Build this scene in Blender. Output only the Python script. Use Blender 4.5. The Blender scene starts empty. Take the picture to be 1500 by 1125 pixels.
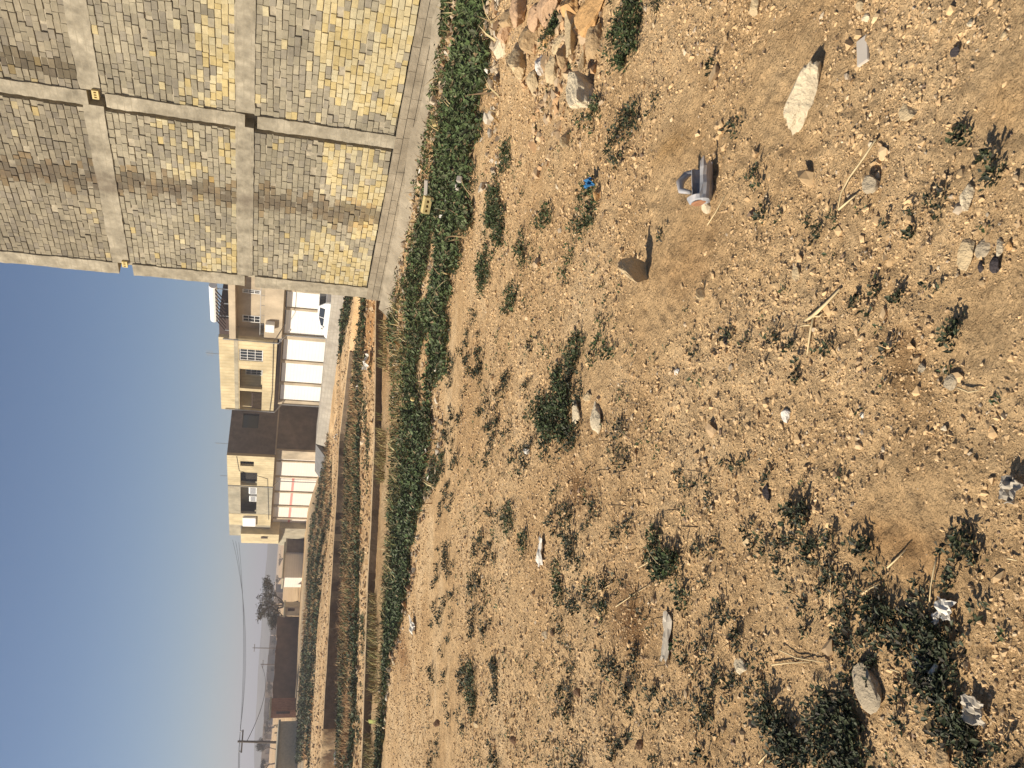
import bpy, bmesh, math, random
import numpy as np
from mathutils import Vector
rnd = random.Random(7); rng = np.random.default_rng(7)
S = bpy.context.scene
COL = S.collection
# ------------------------------------------------------------------ camera geometry
PITCH, ROLL, FOC = math.radians(14.8), math.radians(4.3), 1245.0
EYE = np.array([0, 0, 1.65])
Fw = np.array([0, math.cos(PITCH), -math.sin(PITCH)])
Up0 = np.array([0, math.sin(PITCH), math.cos(PITCH)]); Rt0 = np.array([1.0, 0, 0])
Ci = Rt0*math.cos(ROLL) + Up0*math.sin(ROLL); Cj = -Rt0*math.sin(ROLL) + Up0*math.cos(ROLL)
def ray(px, py):
    return Fw*FOC + Ci*((1125-py)-562.5) + Cj*(750-px)
# ------------------------------------------------------------------ noise
def _h(ix, iy, s):
    n = (ix.astype(np.int64)*374761393 + iy.astype(np.int64)*668265263 + s*1442695041) & 0x7fffffff
    n = ((n ^ (n >> 13))*1274126177) & 0x7fffffff
    return ((n ^ (n >> 16)) & 0xffff)/65535.0
def vn(x, y, s=0):
    x = np.asarray(x, float); y = np.asarray(y, float)
    ix = np.floor(x); iy = np.floor(y); fx = x-ix; fy = y-iy
    fx = fx*fx*(3-2*fx); fy = fy*fy*(3-2*fy)
    a = _h(ix, iy, s); b = _h(ix+1, iy, s); c = _h(ix, iy+1, s); d = _h(ix+1, iy+1, s)
    return (a*(1-fx)+b*fx)*(1-fy)+(c*(1-fx)+d*fx)*fy
def fbm(x, y, s=0, o=4):
    r = 0; a = .5
    for k in range(o):
        r = r + a*vn(np.asarray(x)*2**k, np.asarray(y)*2**k, s+k*17); a *= .5
    return r
def sst(x, a, b):
    t = np.clip((x-a)/(b-a), 0, 1); return t*t*(3-2*t)
# ------------------------------------------------------------------ terrain
def base_h(x, y):
    x = np.asarray(x, float); y = np.asarray(y, float)
    far = -0.78 + 0.035*(10*np.tanh(x/10)-3) - 0.004*np.clip(y-22, -22, 25)
    far = far - .62*sst(y, 43, 52)*sst(x, -15, -8)*(1-sst(y, 95, 110))
    return far*sst(y, 1.5, 17)
def hit(px, py, fn):
    d = ray(px, py); d = d/np.linalg.norm(d)
    t = np.concatenate([np.linspace(.5, 40, 800), np.geomspace(40.1, 900, 900)])
    P = EYE + d[None]*t[:, None]
    g = P[:, 2]-fn(P[:, 0], P[:, 1])
    k = np.argmax(g < 0)
    if g[k] >= 0: return EYE + d*400
    a, b = t[k-1], t[k]
    for _ in range(24):
        m = (a+b)/2; p = EYE+d*m
        if p[2] < fn(p[0], p[1]): b = m
        else: a = m
    return EYE + d*b
def _line(pts):
    q = np.array([hit(px, py, base_h)[:2] for px, py in pts])
    q = q[np.argsort(q[:, 0])]
    e0 = q[0]+(q[0]-q[1])*.6; e1 = q[-1]+(q[-1]-q[-2])*.6
    return np.vstack([e0, q, e1])
L_B = _line([(564, 470), (569, 640), (559, 850), (552, 1100)])     # near foot of the shaded ditch
L_C = _line([(557, 470), (556, 640), (546, 850), (537, 1100)])     # lip of the first bank
L_D = _line([(540, 470), (533, 640), (532, 850), (524, 1100)])
L_E = _line([(523, 470), (504, 640), (497, 850), (490, 1100)])     # foot of second bank / canal
L_F = _line([(520, 470), (500, 640), (488, 850), (474, 1100)])
L_G = _line([(514, 470), (489, 640), (476, 850), (458, 1100)])
def bounds(x, y):
    w = .35*(fbm(np.asarray(x)*.35, 3.1, 5)-.5)+.25*(fbm(np.asarray(x)*1.5, 1.7, 9)-.5)
    return [np.interp(x, L[:, 0], L[:, 1])+w*k for L, k in ((L_B, .6), (L_C, .6), (L_D, 2.2), (L_E, 1.2), (L_F, 1.2), (L_G, 3))]
def H(x, y):
    x = np.asarray(x, float); y = np.asarray(y, float)
    z = base_h(x, y)
    B, C, D, E_, F_, G_ = bounds(x, y)
    gate = sst(y, 15.2, 17.2)*(1-sst(x, 7, 12))
    lf = sst(-x, -1, 7)
    face = np.clip((y-(C-.10))/.09, 0, 1)
    p = -.05*sst(y, B-2.2, B-.2)*(1-face)
    p = p + face*(.12)*(1-sst(y, D, D+1.6))
    fl = sst(y, D, D+1.6)
    face2 = np.clip((y-(F_-.12))/.12, 0, 1)
    p = p - .17*fl*(1-face2) - .52*lf*np.clip((y-E_)/.12, 0, 1)*(1-face2)
    rt = sst(x, -3, 1); face3 = np.clip((y-(G_+2.55))/.12, 0, 1)
    p = p + face2*.12*(1-sst(y, G_, G_+2)) - sst(y, G_, G_+1.6)*(.34*rt*(1-face3)+.2*(1-rt)*(1-sst(y, G_+3, G_+6)))
    rough = sst(y, 2, 30)
    n = .10*(fbm(x*.5, y*.5, 11)-.5) + .05*(fbm(x*1.7, y*1.7, 12)-.5)
    fine = .030*(fbm(x*7, y*7, 13, 3)-.45) + .020*(fbm(x*26, y*26, 15, 2)-.4)*(.55+1.1*vn(x*1.3, y*1.3, 16))
    bank = np.exp(-((y-(C+1.2))/2.2)**2)*.05*(fbm(x*2.5, y*2.5, 19)-.5)
    z = z + p*gate + n*(.35+.65*rough) + fine + bank
    # small heap of earth under the boulders at the right, and low swell along the weed verge
    z = z + .16*np.exp(-(((x-3.7)/1.3)**2+((y-7.6)/1.5)**2))
    return z
def G(px, py): return hit(px, py, H)
def mpp(p): return float(np.dot(p-EYE, Fw))/FOC                     # metres per photo pixel at p
# ------------------------------------------------------------------ mesh helpers
def npmesh(name, V, F, mat, parent=None, col=None, smooth=False):
    V = np.asarray(V, np.float32); F = np.asarray(F, np.int32)
    me = bpy.data.meshes.new(name); k = F.shape[1]
    me.vertices.add(len(V)); me.vertices.foreach_set('co', V.ravel())
    me.loops.add(F.size); me.loops.foreach_set('vertex_index', F.ravel())
    me.polygons.add(len(F)); me.polygons.foreach_set('loop_start', np.arange(0, F.size, k, dtype=np.int32))
    me.update(calc_edges=True)
    me.polygons.foreach_set('use_smooth', np.full(len(F), smooth))
    if col is not None:
        at = me.color_attributes.new('tint', 'FLOAT_COLOR', 'POINT')
        c = np.ones((len(V), 4), np.float32); c[:, :3] = col; at.data.foreach_set('color', c.ravel())
    me.materials.append(mat)
    o = bpy.data.objects.new(name, me); COL.objects.link(o)
    if parent: o.parent = parent
    return o
class MB:
    def __init__(s): s.v = []; s.f = []; s.c = []
    def box(s, x0, x1, y0, y1, z0, z1, c=None):
        b = len(s.v)
        s.v += [(x0,y0,z0),(x1,y0,z0),(x1,y1,z0),(x0,y1,z0),(x0,y0,z1),(x1,y0,z1),(x1,y1,z1),(x0,y1,z1)]
        s.f += [tuple(b+i for i in q) for q in ((0,3,2,1),(4,5,6,7),(0,1,5,4),(1,2,6,5),(2,3,7,6),(3,0,4,7))]
        if c is not None: s.c += [c]*8
        return s
    def poly(s, pts, c=None):
        b = len(s.v); s.v += [tuple(p) for p in pts]; s.f.append(tuple(range(b, b+len(pts))))
        if c is not None: s.c += [c]*len(pts)
        return s
    def prism(s, pts, h):      # pts: list of 3-D points (planar loop), h: extrusion vector
        b = len(s.v); n = len(pts); h = np.array(h)
        s.v += [tuple(p) for p in pts]+[tuple(np.array(p)+h) for p in pts]
        s.f.append(tuple(b+i for i in range(n))[::-1]); s.f.append(tuple(b+n+i for i in range(n)))
        for i in range(n): s.f.append((b+i, b+(i+1) % n, b+n+(i+1) % n, b+n+i))
        return s
    def tube(s, pts, r, n=6, cap=True):
        pts = [Vector(p) for p in pts]; m = len(pts)
        if not hasattr(r, '__len__'): r = [r]*m
        b = len(s.v)
        for k, p in enumerate(pts):
            t = (pts[min(k+1, m-1)]-pts[max(k-1, 0)]).normalized()
            a = t.cross(Vector((0, 0, 1)))
            if a.length < .05: a = t.cross(Vector((1, 0, 0)))
            a.normalize(); c = t.cross(a)
            for i in range(n):
                w = 2*math.pi*i/n; s.v.append(tuple(p+(a*math.cos(w)+c*math.sin(w))*r[k]))
        for k in range(m-1):
            for i in range(n):
                s.f.append((b+k*n+i, b+k*n+(i+1) % n, b+(k+1)*n+(i+1) % n, b+(k+1)*n+i))
        if cap:
            s.f.append(tuple(b+i for i in range(n))); s.f.append(tuple(b+(m-1)*n+i for i in range(n))[::-1])
        return s
    def build(s, name, mat, parent=None, smooth=False, bevel=0):
        me = bpy.data.meshes.new(name); me.from_pydata(s.v, [], s.f); me.update()
        if s.c and len(s.c) == len(s.v):
            at = me.color_attributes.new('tint', 'FLOAT_COLOR', 'POINT')
            c = np.ones((len(s.v), 4), np.float32); c[:, :3] = s.c; at.data.foreach_set('color', c.ravel())
        bm = bmesh.new(); bm.from_mesh(me); bmesh.ops.recalc_face_normals(bm, faces=bm.faces)
        if bevel: bmesh.ops.bevel(bm, geom=list(bm.edges), offset=bevel, segments=2, affect='EDGES', clamp_overlap=True)
        bm.to_mesh(me); bm.free()
        if smooth: me.polygons.foreach_set('use_smooth', [True]*len(me.polygons))
        me.materials.append(mat)
        o = bpy.data.objects.new(name, me); COL.objects.link(o)
        if parent: o.parent = parent
        return o
def tag(o, label, cat, group=None, kind=None):
    if label: o['label'] = label
    if cat: o['category'] = cat
    if group: o['group'] = group
    if kind: o['kind'] = kind
    return o
def thing(name, label, cat, loc=(0, 0, 0), rz=0, group=None):
    o = bpy.data.objects.new(name, None); COL.objects.link(o); o.empty_display_size = .2
    o.location = loc; o.rotation_euler = (0, 0, rz)
    return tag(o, label, cat, group)
# ------------------------------------------------------------------ materials
def mat(name, c, rough=.9, var=.18, scale=6.0, bump=0, bscale=40, attr=False, spec=.2, c2=None, c2w=.5, metal=0, detail=6, trans=0, stain=None, lines=None, var2=0):
    m = bpy.data.materials.new(name); m.use_nodes = True
    N = m.node_tree.nodes; L = m.node_tree.links; P = N['Principled BSDF']
    P.inputs['Roughness'].default_value = rough; P.inputs['Specular IOR Level'].default_value = spec
    P.inputs['Metallic'].default_value = metal
    tc = N.new('ShaderNodeTexCoord'); co = tc.outputs['Object']
    def noise(sc, det=detail, ro=.6):
        n = N.new('ShaderNodeTexNoise'); n.inputs['Scale'].default_value = sc; n.inputs['Detail'].default_value = det
        n.inputs['Roughness'].default_value = ro; L.new(co, n.inputs['Vector']); return n.outputs['Fac']
    def mix(f, a, b, mode='MIX'):
        x = N.new('ShaderNodeMix'); x.data_type = 'RGBA'; x.blend_type = mode
        for k, s in (('Factor', f), ('A', a), ('B', b)):
            i = [q for q in x.inputs if q.name == k and (q.type == ('VALUE' if k == 'Factor' else 'RGBA'))][0]
            if hasattr(s, 'is_output'): L.new(s, i)
            else: i.default_value = s if k == 'Factor' else (*s[:3], 1)
        return [q for q in x.outputs if q.type == 'RGBA'][0]
    def mr(s, a, b, c_, d):
        n = N.new('ShaderNodeMapRange'); L.new(s, n.inputs[0])
        for k, v in enumerate((a, b, c_, d)): n.inputs[k+1].default_value = v
        return n.outputs[0]
    if attr:
        a = N.new('ShaderNodeAttribute'); a.attribute_name = 'tint'; cur = a.outputs['Color']
    else: cur = mix(0.0, c, c)
    if c2 is not None:
        cur = mix(mr(noise(scale*.35), .5-.12, .5+.12, 0, c2w*2 if c2w < .5 else 1), cur, c2)
    if var:
        g = mr(noise(scale), .3, .7, 1-var, 1+var)
        cc = N.new('ShaderNodeCombineColor')
        for k in range(3): L.new(g, cc.inputs[k])
        cur = mix(1.0, cur, cc.outputs[0], 'MULTIPLY')
    if var2:
        g = mr(noise(.55), .35, .65, 1-var2, 1+var2*.6)
        cc = N.new('ShaderNodeCombineColor')
        for k in range(3): L.new(g, cc.inputs[k])
        cur = mix(1.0, cur, cc.outputs[0], 'MULTIPLY')
    if lines:                                    # thin joints every step metres along an axis
        for ax, step, wd, colr in lines:
            sx = N.new('ShaderNodeSeparateXYZ'); L.new(co, sx.inputs[0])
            mm = N.new('ShaderNodeMath'); mm.operation = 'PINGPONG'; L.new(sx.outputs[ax], mm.inputs[0]); mm.inputs[1].default_value = step/2
            cur = mix(mr(mm.outputs[0], wd*.4, wd, .75, 0), cur, colr)
    if stain:                                    # (axis, centre, half width, colour): a dirt streak running down a wall
        for ctr, hw, colr in stain:
            sx = N.new('ShaderNodeSeparateXYZ'); L.new(co, sx.inputs[0])
            ad = N.new('ShaderNodeMath'); ad.operation = 'MULTIPLY_ADD'; L.new(noise(1.3), ad.inputs[0]); ad.inputs[1].default_value = .7; ad.inputs[2].default_value = -ctr-.35
            a2 = N.new('ShaderNodeMath'); a2.operation = 'ADD'; L.new(ad.outputs[0], a2.inputs[0]); L.new(sx.outputs[0], a2.inputs[1])
            ab = N.new('ShaderNodeMath'); ab.operation = 'ABSOLUTE'; L.new(a2.outputs[0], ab.inputs[0])
            k = mr(ab.outputs[0], hw*.5, hw*1.2, .7, 0)
            k2 = N.new('ShaderNodeMath'); k2.operation = 'MULTIPLY'; L.new(k, k2.inputs[0]); L.new(mr(noise(3.5), .38, .62, .25, 1), k2.inputs[1])
            cur = mix(k2.outputs[0], cur, colr)
    L.new(cur, P.inputs['Base Color'])
    if bump:
        b = N.new('ShaderNodeBump'); b.inputs['Strength'].default_value = 1; b.inputs['Distance'].default_value = bump
        L.new(noise(bscale, 5, .65), b.inputs['Height']); L.new(b.outputs[0], P.inputs['Normal'])
    if trans: P.inputs['Transmission Weight'].default_value = trans
    return m
M = {}
M['concrete'] = mat('concrete', (.40, .35, .255), c2=(.26, .225, .16), scale=6, lines=[(2, .13, .012, (.30, .26, .185))], var=.24, var2=.15, bump=.006, bscale=25, stain=[(3.0, .30, (.13, .10, .07))])
M['cement'] = mat('cement_render', (.33, .28, .20), c2=(.24, .20, .14), scale=3, var=.25, bump=.015, bscale=14)
M['mortar'] = mat('mortar', (.36, .31, .22), scale=8, var=.3, bump=.006, bscale=60, stain=[(3.0, .28, (.07, .055, .04))])
M['brick'] = mat('clay_block', (.5, .4, .2), attr=True, scale=9, var=.16, var2=.22, bump=.005, bscale=70, stain=[(3.0, .26, (.12, .09, .06))])
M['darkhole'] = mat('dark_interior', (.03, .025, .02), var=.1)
M['yellow_block'] = mat('yellow_block', (.62, .49, .22), scale=12, var=.15, bump=.003, bscale=80)
M['yclad'] = mat('yellow_cladding', (.56, .465, .28), scale=1.5, var=.12, var2=.22, lines=[(0, .42, .035, (.38, .28, .14))], bump=.004, bscale=30)
M['buff'] = mat('buff_render', (.44, .36, .25), scale=1.2, var=.14, var2=.22, bump=.004, bscale=20)
M['greyr'] = mat('grey_render', (.40, .36, .26), scale=1.6, var=.2, var2=.22, c2=(.32, .28, .20), bump=.004, bscale=20)
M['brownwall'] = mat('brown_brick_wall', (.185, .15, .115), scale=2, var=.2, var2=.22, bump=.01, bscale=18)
M['earthwall'] = mat('shade_toned_channel_wall', (.15, .11, .07), scale=3, var=.3, bump=.02, bscale=14)  # shade of the channel faces painted into the earth colour
M['earthlip'] = mat('earth_channel_lip', (.46, .34, .20), scale=3, var=.25, bump=.02, bscale=14)  # same earth kept in its sunlit tone for the top edge
M['mud'] = mat('mud_wall', (.17, .115, .08), scale=1.2, var=.22, bump=.02, bscale=8)
M['white'] = mat('white_painted_steel', (.80, .77, .70), rough=.5, scale=1.2, var=.04, spec=.3, lines=[(2, .24, .02, (.66, .63, .57))])
M['cream'] = mat('cream_painted_steel', (.74, .68, .59), rough=.5, scale=1.5, var=.05, spec=.3, lines=[(2, .24, .02, (.62, .57, .49))])
M['whitep'] = mat('white_paint', (.78, .77, .73), rough=.5, var=.04, spec=.4)
M['carpaint'] = mat('white_car_paint', (.78, .78, .76), rough=.25, var=.02, spec=.5)
M['red'] = mat('faded_red_paint', (.62, .27, .23), var=.1)
M['glass'] = mat('dark_window_glass', (.03, .035, .04), rough=.08, var=.05, spec=.6)
M['bglass'] = mat('blue_windscreen_glass', (.16, .24, .33), rough=.06, var=.05, spec=.8)
M['rubber'] = mat('tyre_rubber', (.02, .02, .02), var=.1)
M['grille'] = mat('white_window_bars', (.66, .65, .61), rough=.5, var=.05)
M['steel'] = mat('grey_metal', (.45, .45, .44), rough=.45, metal=.6, var=.08)
M['darkmetal'] = mat('dark_brown_metal', (.07, .045, .035), rough=.7, var=.15)
M['pale_post'] = mat('pale_post', (.5, .42, .3), var=.15)
M['greyblock'] = mat('grey_block_wall', (.36, .33, .27), scale=2, var=.18, c2=(.30, .27, .22), bump=.01, bscale=12, lines=[(0, .42, .02, (.26, .235, .19)), (2, .22, .02, (.26, .235, .19))])
M['greyblock2'] = mat('dark_slab', (.17, .165, .155), scale=2, var=.2, bump=.01, bscale=12)
M['redbrick'] = mat('red_brick_rubble', (.30, .15, .09), scale=4, var=.3, bump=.02, bscale=9)
M['wood'] = mat('weathered_pole', (.16, .13, .10), var=.2)
M['wire'] = mat('cable', (.05, .05, .05), var=0)
M['bark'] = mat('bark', (.09, .07, .05), var=.2)
M['leaf'] = mat('weed_leaf', (.05, .08, .03), attr=True, rough=.6, var=.22, scale=14, spec=.25)
M['straw'] = mat('straw', (.55, .43, .24), attr=False, var=.2, scale=20)
M['dry'] = mat('dry_grass', (.3, .22, .1), attr=True, var=.15, scale=10)
M['pebble'] = mat('gravel', (.4, .3, .2), attr=True, var=.14, scale=60, rough=.95)
for nm, c in dict(pale=(.56, .43, .25), cream=(.66, .55, .37), tan=(.46, .32, .17), pink=(.52, .34, .20), orange=(.55, .33, .14), grey=(.42, .345, .235), white=(.74, .69, .60), dark=(.06, .05, .05), brown=(.24, .15, .09)).items():
    M['rock_'+nm] = mat('stone_'+nm, c, scale=14, var=.2, c2=tuple(.78*k for k in c), bump=.018, bscale=26, rough=.95)
M['blueplastic'] = mat('blue_grey_plastic', (.30, .32, .345), rough=.55, var=.2, scale=16, spec=.4, c2=(.40, .35, .30))
M['rust'] = mat('rusty_brown', (.30, .15, .08), var=.3, scale=20)
M['blue'] = mat('blue_plastic', (.03, .14, .30), rough=.6, var=.1)
M['litter'] = mat('pale_litter', (.70, .65, .55), var=.1, rough=.7)
M['slab'] = mat('pale_tile', (.52, .46, .38), var=.06, scale=18, rough=.7)
M['greyplastic'] = mat('grey_crumpled_plastic', (.40, .35, .27), rough=.6, var=.25, scale=20, spec=.5)
M['lime'] = mat('lime_green_board', (.55, .58, .18), var=.1)
M['skyhouse'] = mat('far_house', (.33, .28, .22), var=.15, scale=.4)
M['farleaf'] = mat('far_foliage', (.07, .075, .045), attr=True, var=.2)
# ------------------------------------------------------------------ ground material
def ground_mat():
    m = bpy.data.materials.new('dry_soil'); m.use_nodes = True
    N = m.node_tree.nodes; L = m.node_tree.links; P = N['Principled BSDF']
    P.inputs['Roughness'].default_value = .97; P.inputs['Specular IOR Level'].default_value = .1
    tc = N.new('ShaderNodeTexCoord')
    def noise(sc, det=8, ro=.62):
        n = N.new('ShaderNodeTexNoise'); n.inputs['Scale'].default_value = sc; n.inputs['Detail'].default_value = det; n.inputs['Roughness'].default_value = ro
        L.new(tc.outputs['Object'], n.inputs['Vector']); return n.outputs['Fac']
    def ramp(s, st):
        r = N.new('ShaderNodeValToRGB'); L.new(s, r.inputs[0]); e = r.color_ramp.elements
        e[0].position, e[0].color = st[0][0], (*st[0][1], 1); e[1].position, e[1].color = st[-1][0], (*st[-1][1], 1)
        for p, c in st[1:-1]: q = e.new(p); q.color = (*c, 1)
        return r.outputs[0]
    def mix(f, a, b, mode='MIX'):
        x = N.new('ShaderNodeMix'); x.data_type = 'RGBA'; x.blend_type = mode
        for k, s in (('Factor', f), ('A', a), ('B', b)):
            i = [q for q in x.inputs if q.name == k and (q.type == ('VALUE' if k == 'Factor' else 'RGBA'))][0]
            if hasattr(s, 'is_output'): L.new(s, i)
            else: i.default_value = s if k == 'Factor' else (*s[:3], 1)
        return [q for q in x.outputs if q.type == 'RGBA'][0]
    big = ramp(noise(.55, 5), [(.36, (.50, .325, .158)), (.5, (.60, .41, .212)), (.64, (.66, .475, .265))])
    med = ramp(noise(6), [(.33, (.80, .78, .76)), (.5, (1, 1, 1)), (.68, (1.10, 1.10, 1.10))])
    fin = ramp(noise(70, 4, .7), [(.33, (.70, .68, .66)), (.5, (1, 1, 1)), (.66, (1.14, 1.13, 1.12))])
    cur = mix(1.0, mix(1.0, big, med, 'MULTIPLY'), fin, 'MULTIPLY')
    a = N.new('ShaderNodeAttribute'); a.attribute_name = 'tint'
    cur = mix(1.0, cur, a.outputs['Color'], 'MULTIPLY')
    L.new(cur, P.inputs['Base Color'])
    b1 = N.new('ShaderNodeBump'); b1.inputs['Distance'].default_value = .024; b1.inputs['Strength'].default_value = 1; L.new(noise(38, 8, .72), b1.inputs['Height'])
    b2 = N.new('ShaderNodeBump'); b2.inputs['Distance'].default_value = .06; L.new(noise(5, 6, .7), b2.inputs['Height']); L.new(b1.outputs[0], b2.inputs['Normal'])
    L.new(b2.outputs[0], P.inputs['Normal'])
    return m
M['soil'] = ground_mat()
# ------------------------------------------------------------------ ground sheet
ys = np.concatenate([np.linspace(-8, .6, 40), np.geomspace(.62, 16, 560), np.arange(16.06, 27, .05), np.arange(27.06, 42, .085), np.geomspace(42.2, 110, 120), np.geomspace(115, 3000, 50)])
us = np.linspace(-1, 1, 620)
lat = np.sign(us)*(np.abs(us)*.62+.55*np.abs(us)**4)
Yg, Ug = np.meshgrid(ys, lat, indexing='ij')
Xg = Ug*np.maximum(Yg, 0) + Ug*4.0
Xg = np.where(Yg > 110, Ug*(110+(Yg-110)*.9)+Ug*4, Xg)
Zg = H(Xg, Yg)
nr, nc = Xg.shape
idx = np.arange(nr*nc).reshape(nr, nc)
Fg = np.stack([idx[:-1, :-1], idx[:-1, 1:], idx[1:, 1:], idx[1:, :-1]], -1).reshape(-1, 4)
tint = np.ones((nr, nc, 3))
def blotch(px, py, rx, ry, c, k=1.0):
    global tint
    p = G(px, py); q = G(px-rx, py); s = mpp(p)
    dy = abs(q[1]-p[1])+.01; dx = ry*s
    d = ((Xg-p[0])/dx)**2+((Yg-p[1])/dy)**2
    w = k*np.exp(-d*1.1)*np.clip(.35+1.3*fbm(Xg*9/(1+3*dx), Yg*9/(1+3*dx), 31), 0, 1)
    tint = tint*(1-w[..., None])+np.array(c)*w[..., None]
for b in [(920, 905, 26, 50, (.34, .24, .16)), (850, 718, 22, 34, (.46, .36, .28)), (1322, 555, 26, 50, (.52, .46, .40)), (1330, 500, 26, 26, (.66, .6, .55)),
          (1005, 395, 40, 40, (.86, .80, .74)), (1300, 790, 60, 30, (.88, .80, .72)), (985, 215, 25, 20, (.82, .75, .62)), (1360, 820, 40, 40, (.78, .68, .58)),
          (585, 945, 14, 30, (.62, .50, .42)), (640, 470, 14, 60, (.78, .66, .52)), (1470, 150, 40, 60, (.92, .86, .78)), (540, 480, 10, 80, (.80, .60, .42)), (1200, 420, 80, 60, (.92, .9, .86)), (520, 690, 14, 110, (.50, .38, .28)),
          (450, 960, 6, 60, (.80, .74, .66)), (455, 800, 5, 50, (.85, .80, .74))]: blotch(*b, k=.9)
B_, C_, D_, E_, F_, G_ = bounds(Xg, Yg)
gr = sst(Yg, D_, D_+1)*(1-sst(Yg, F_-1, F_))                                  # ditch floors tinted darker
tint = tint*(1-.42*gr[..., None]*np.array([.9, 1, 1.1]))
tint = tint*(1-.25*(sst(Yg, B_-2, B_-.5)*(1-sst(Yg, C_-.2, C_)))[..., None]*(Xg < 4)[..., None])  # shade before the first bank painted into the soil tint
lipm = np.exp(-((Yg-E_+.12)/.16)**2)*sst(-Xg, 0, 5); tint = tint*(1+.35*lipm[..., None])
stk = .72+.62*fbm(Xg*.12, Yg*.9, 201); fw = sst(Yg, C_+.2, C_+2)*(1-sst(Yg, 100, 140)); tint = tint*(1+(stk-1)*fw)[..., None]
rd = sst(Yg, G_+9, G_+13)*(1-sst(Yg, 80, 95))*sst(-Xg, 6, 12); tint = tint*(1-rd[..., None]*np.array([.42, .34, .2]))
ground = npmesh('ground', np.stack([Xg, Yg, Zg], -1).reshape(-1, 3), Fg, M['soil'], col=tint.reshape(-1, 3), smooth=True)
tag(ground, 'bare tan gravelly soil of the vacant lot', None, kind='structure')
def channel(k, dy, x0, x1, top, low, label, m_):
    o = thing('channel_wall', label, 'wall'); m = MB(); lp = MB(); P = []
    for x in np.arange(x0, x1+.01, .35):
        y = float(bounds(np.array([x]), np.array([0.]))[k][0])+dy; zt_ = float(base_h(x, y))+top+.03*(float(fbm(x*.8, k, 210))-.5)
        P.append([(x, y-.13, zt_-low), (x, y-.12, zt_-.012), (x, y-.105, zt_), (x, y+.04, zt_+.004), (x, y+.05, zt_-.3)])
    for a, b in zip(P[:-1], P[1:]):
        m.poly([a[0], b[0], b[1], a[1]])
        for q in range(1, 4): lp.poly([a[q], b[q], b[q+1], a[q+1]])
    m.poly([P[0][0], P[0][1], P[0][4]]); m.poly([P[-1][0], P[-1][1], P[-1][4]]); lp.build('lip', M['earthlip'], o); me = bpy.data.meshes.new('wall_body'); me.from_pydata(m.v, [], m.f)
    bm = bmesh.new(); bm.from_mesh(me); bmesh.ops.remove_doubles(bm, verts=bm.verts, dist=1e-5); bmesh.ops.recalc_face_normals(bm, faces=bm.faces); bm.to_mesh(me); bm.free()
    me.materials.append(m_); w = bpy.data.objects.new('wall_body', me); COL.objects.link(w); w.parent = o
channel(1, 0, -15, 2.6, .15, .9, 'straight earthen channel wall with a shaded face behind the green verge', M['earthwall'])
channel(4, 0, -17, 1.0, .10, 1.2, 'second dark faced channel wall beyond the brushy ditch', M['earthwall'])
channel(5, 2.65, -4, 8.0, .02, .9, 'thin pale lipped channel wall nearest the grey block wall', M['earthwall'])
# ------------------------------------------------------------------ gravel (stuff)
PEB = []
for k in range(14):
    bm = bmesh.new(); bmesh.ops.create_icosphere(bm, subdivisions=1, radius=1)
    v = np.array([q.co[:] for q in bm.verts]); f = np.array([[q.index for q in t.verts] for t in bm.faces]); bm.free()
    v *= (1+.38*rng.standard_normal((len(v), 1)).clip(-1.3, 1.3)); v *= np.array([1, rng.uniform(.6, 1), rng.uniform(.4, .8)])
    PEB.append((v, f))
def scatter_stones(name, X, Y, R, C, sink=.25):
    Z = H(X, Y); VV = []; FF = []; CC = []; off = 0
    for k, (v, f) in enumerate(PEB):
        s = np.arange(len(X)) % len(PEB) == k
        n = s.sum()
        if not n: continue
        a = rng.uniform(0, 6.283, n); ca, sa = np.cos(a), np.sin(a)
        q = v[None]*R[s][:, None, None]
        qx = q[..., 0]*ca[:, None]-q[..., 1]*sa[:, None]; qy = q[..., 0]*sa[:, None]+q[..., 1]*ca[:, None]
        tl = rng.uniform(-.5, .5, n)[:, None]
        P = np.stack([qx+X[s][:, None], qy+Y[s][:, None], q[..., 2]+tl*qx*.7+Z[s][:, None]+R[s][:, None]*sink], -1)
        VV.append(P.reshape(-1, 3)); FF.append((f[None]+(np.arange(n)*len(v))[:, None, None]+off).reshape(-1, 3)); off += n*len(v)
        CC.append(np.repeat(C[s], len(v), 0))
    return npmesh(name, np.concatenate(VV), np.concatenate(FF), M['pebble'], col=np.concatenate(CC))
def stone_cols(n):
    pal = np.array([(.58, .40, .21), (.62, .44, .245), (.54, .365, .19), (.64, .48, .29), (.46, .32, .18), (.46, .37, .26), (.66, .54, .37), (.26, .18, .12)])
    w = np.array([.28, .22, .24, .07, .09, .03, .012, .05]); w /= w.sum()
    return pal[rng.choice(len(pal), n, p=w)]*rng.uniform(.74, 1.0, (n, 1))
SMOOTH = [(G(a, b), c) for a, b, c in [(670, 480, .8), (655, 620, 1.0), (640, 760, 1.2), (640, 920, 1.4), (650, 1080, 1.3), (1470, 150, .22), (985, 215, .35), (1310, 790, .22), (960, 430, .35), (1150, 110, .3), (700, 200, .8), (1340, 820, .2), (860, 560, .4), (1000, 330, .3), (1420, 480, .18)]]
def lot_points(n, y0, y1, gap=True):
    Y = np.exp(rng.uniform(math.log(y0), math.log(y1), n)); X = rng.uniform(-.62, .62, n)*(Y+1.2)
    dens = .25+1.2*fbm(X*1.1, Y*1.1, 41)*(.5+.9*fbm(X*.35+7, Y*.35, 43))
    for p_, r_ in SMOOTH: dens = dens*(1-.85*np.exp(-((X-p_[0])**2+(Y-p_[1])**2/(1+.05*p_[1]))/r_**2))
    keep = rng.uniform(0, 1, n) < np.clip(dens*1.7-.42, .03, 1)
    return X[keep], Y[keep]
X, Y = lot_points(98000, 1.35, 19)
R = (.0020+.00075*Y)*np.exp(rng.normal(0, .45, len(X))); R = np.clip(R, .002, .022)
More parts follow.
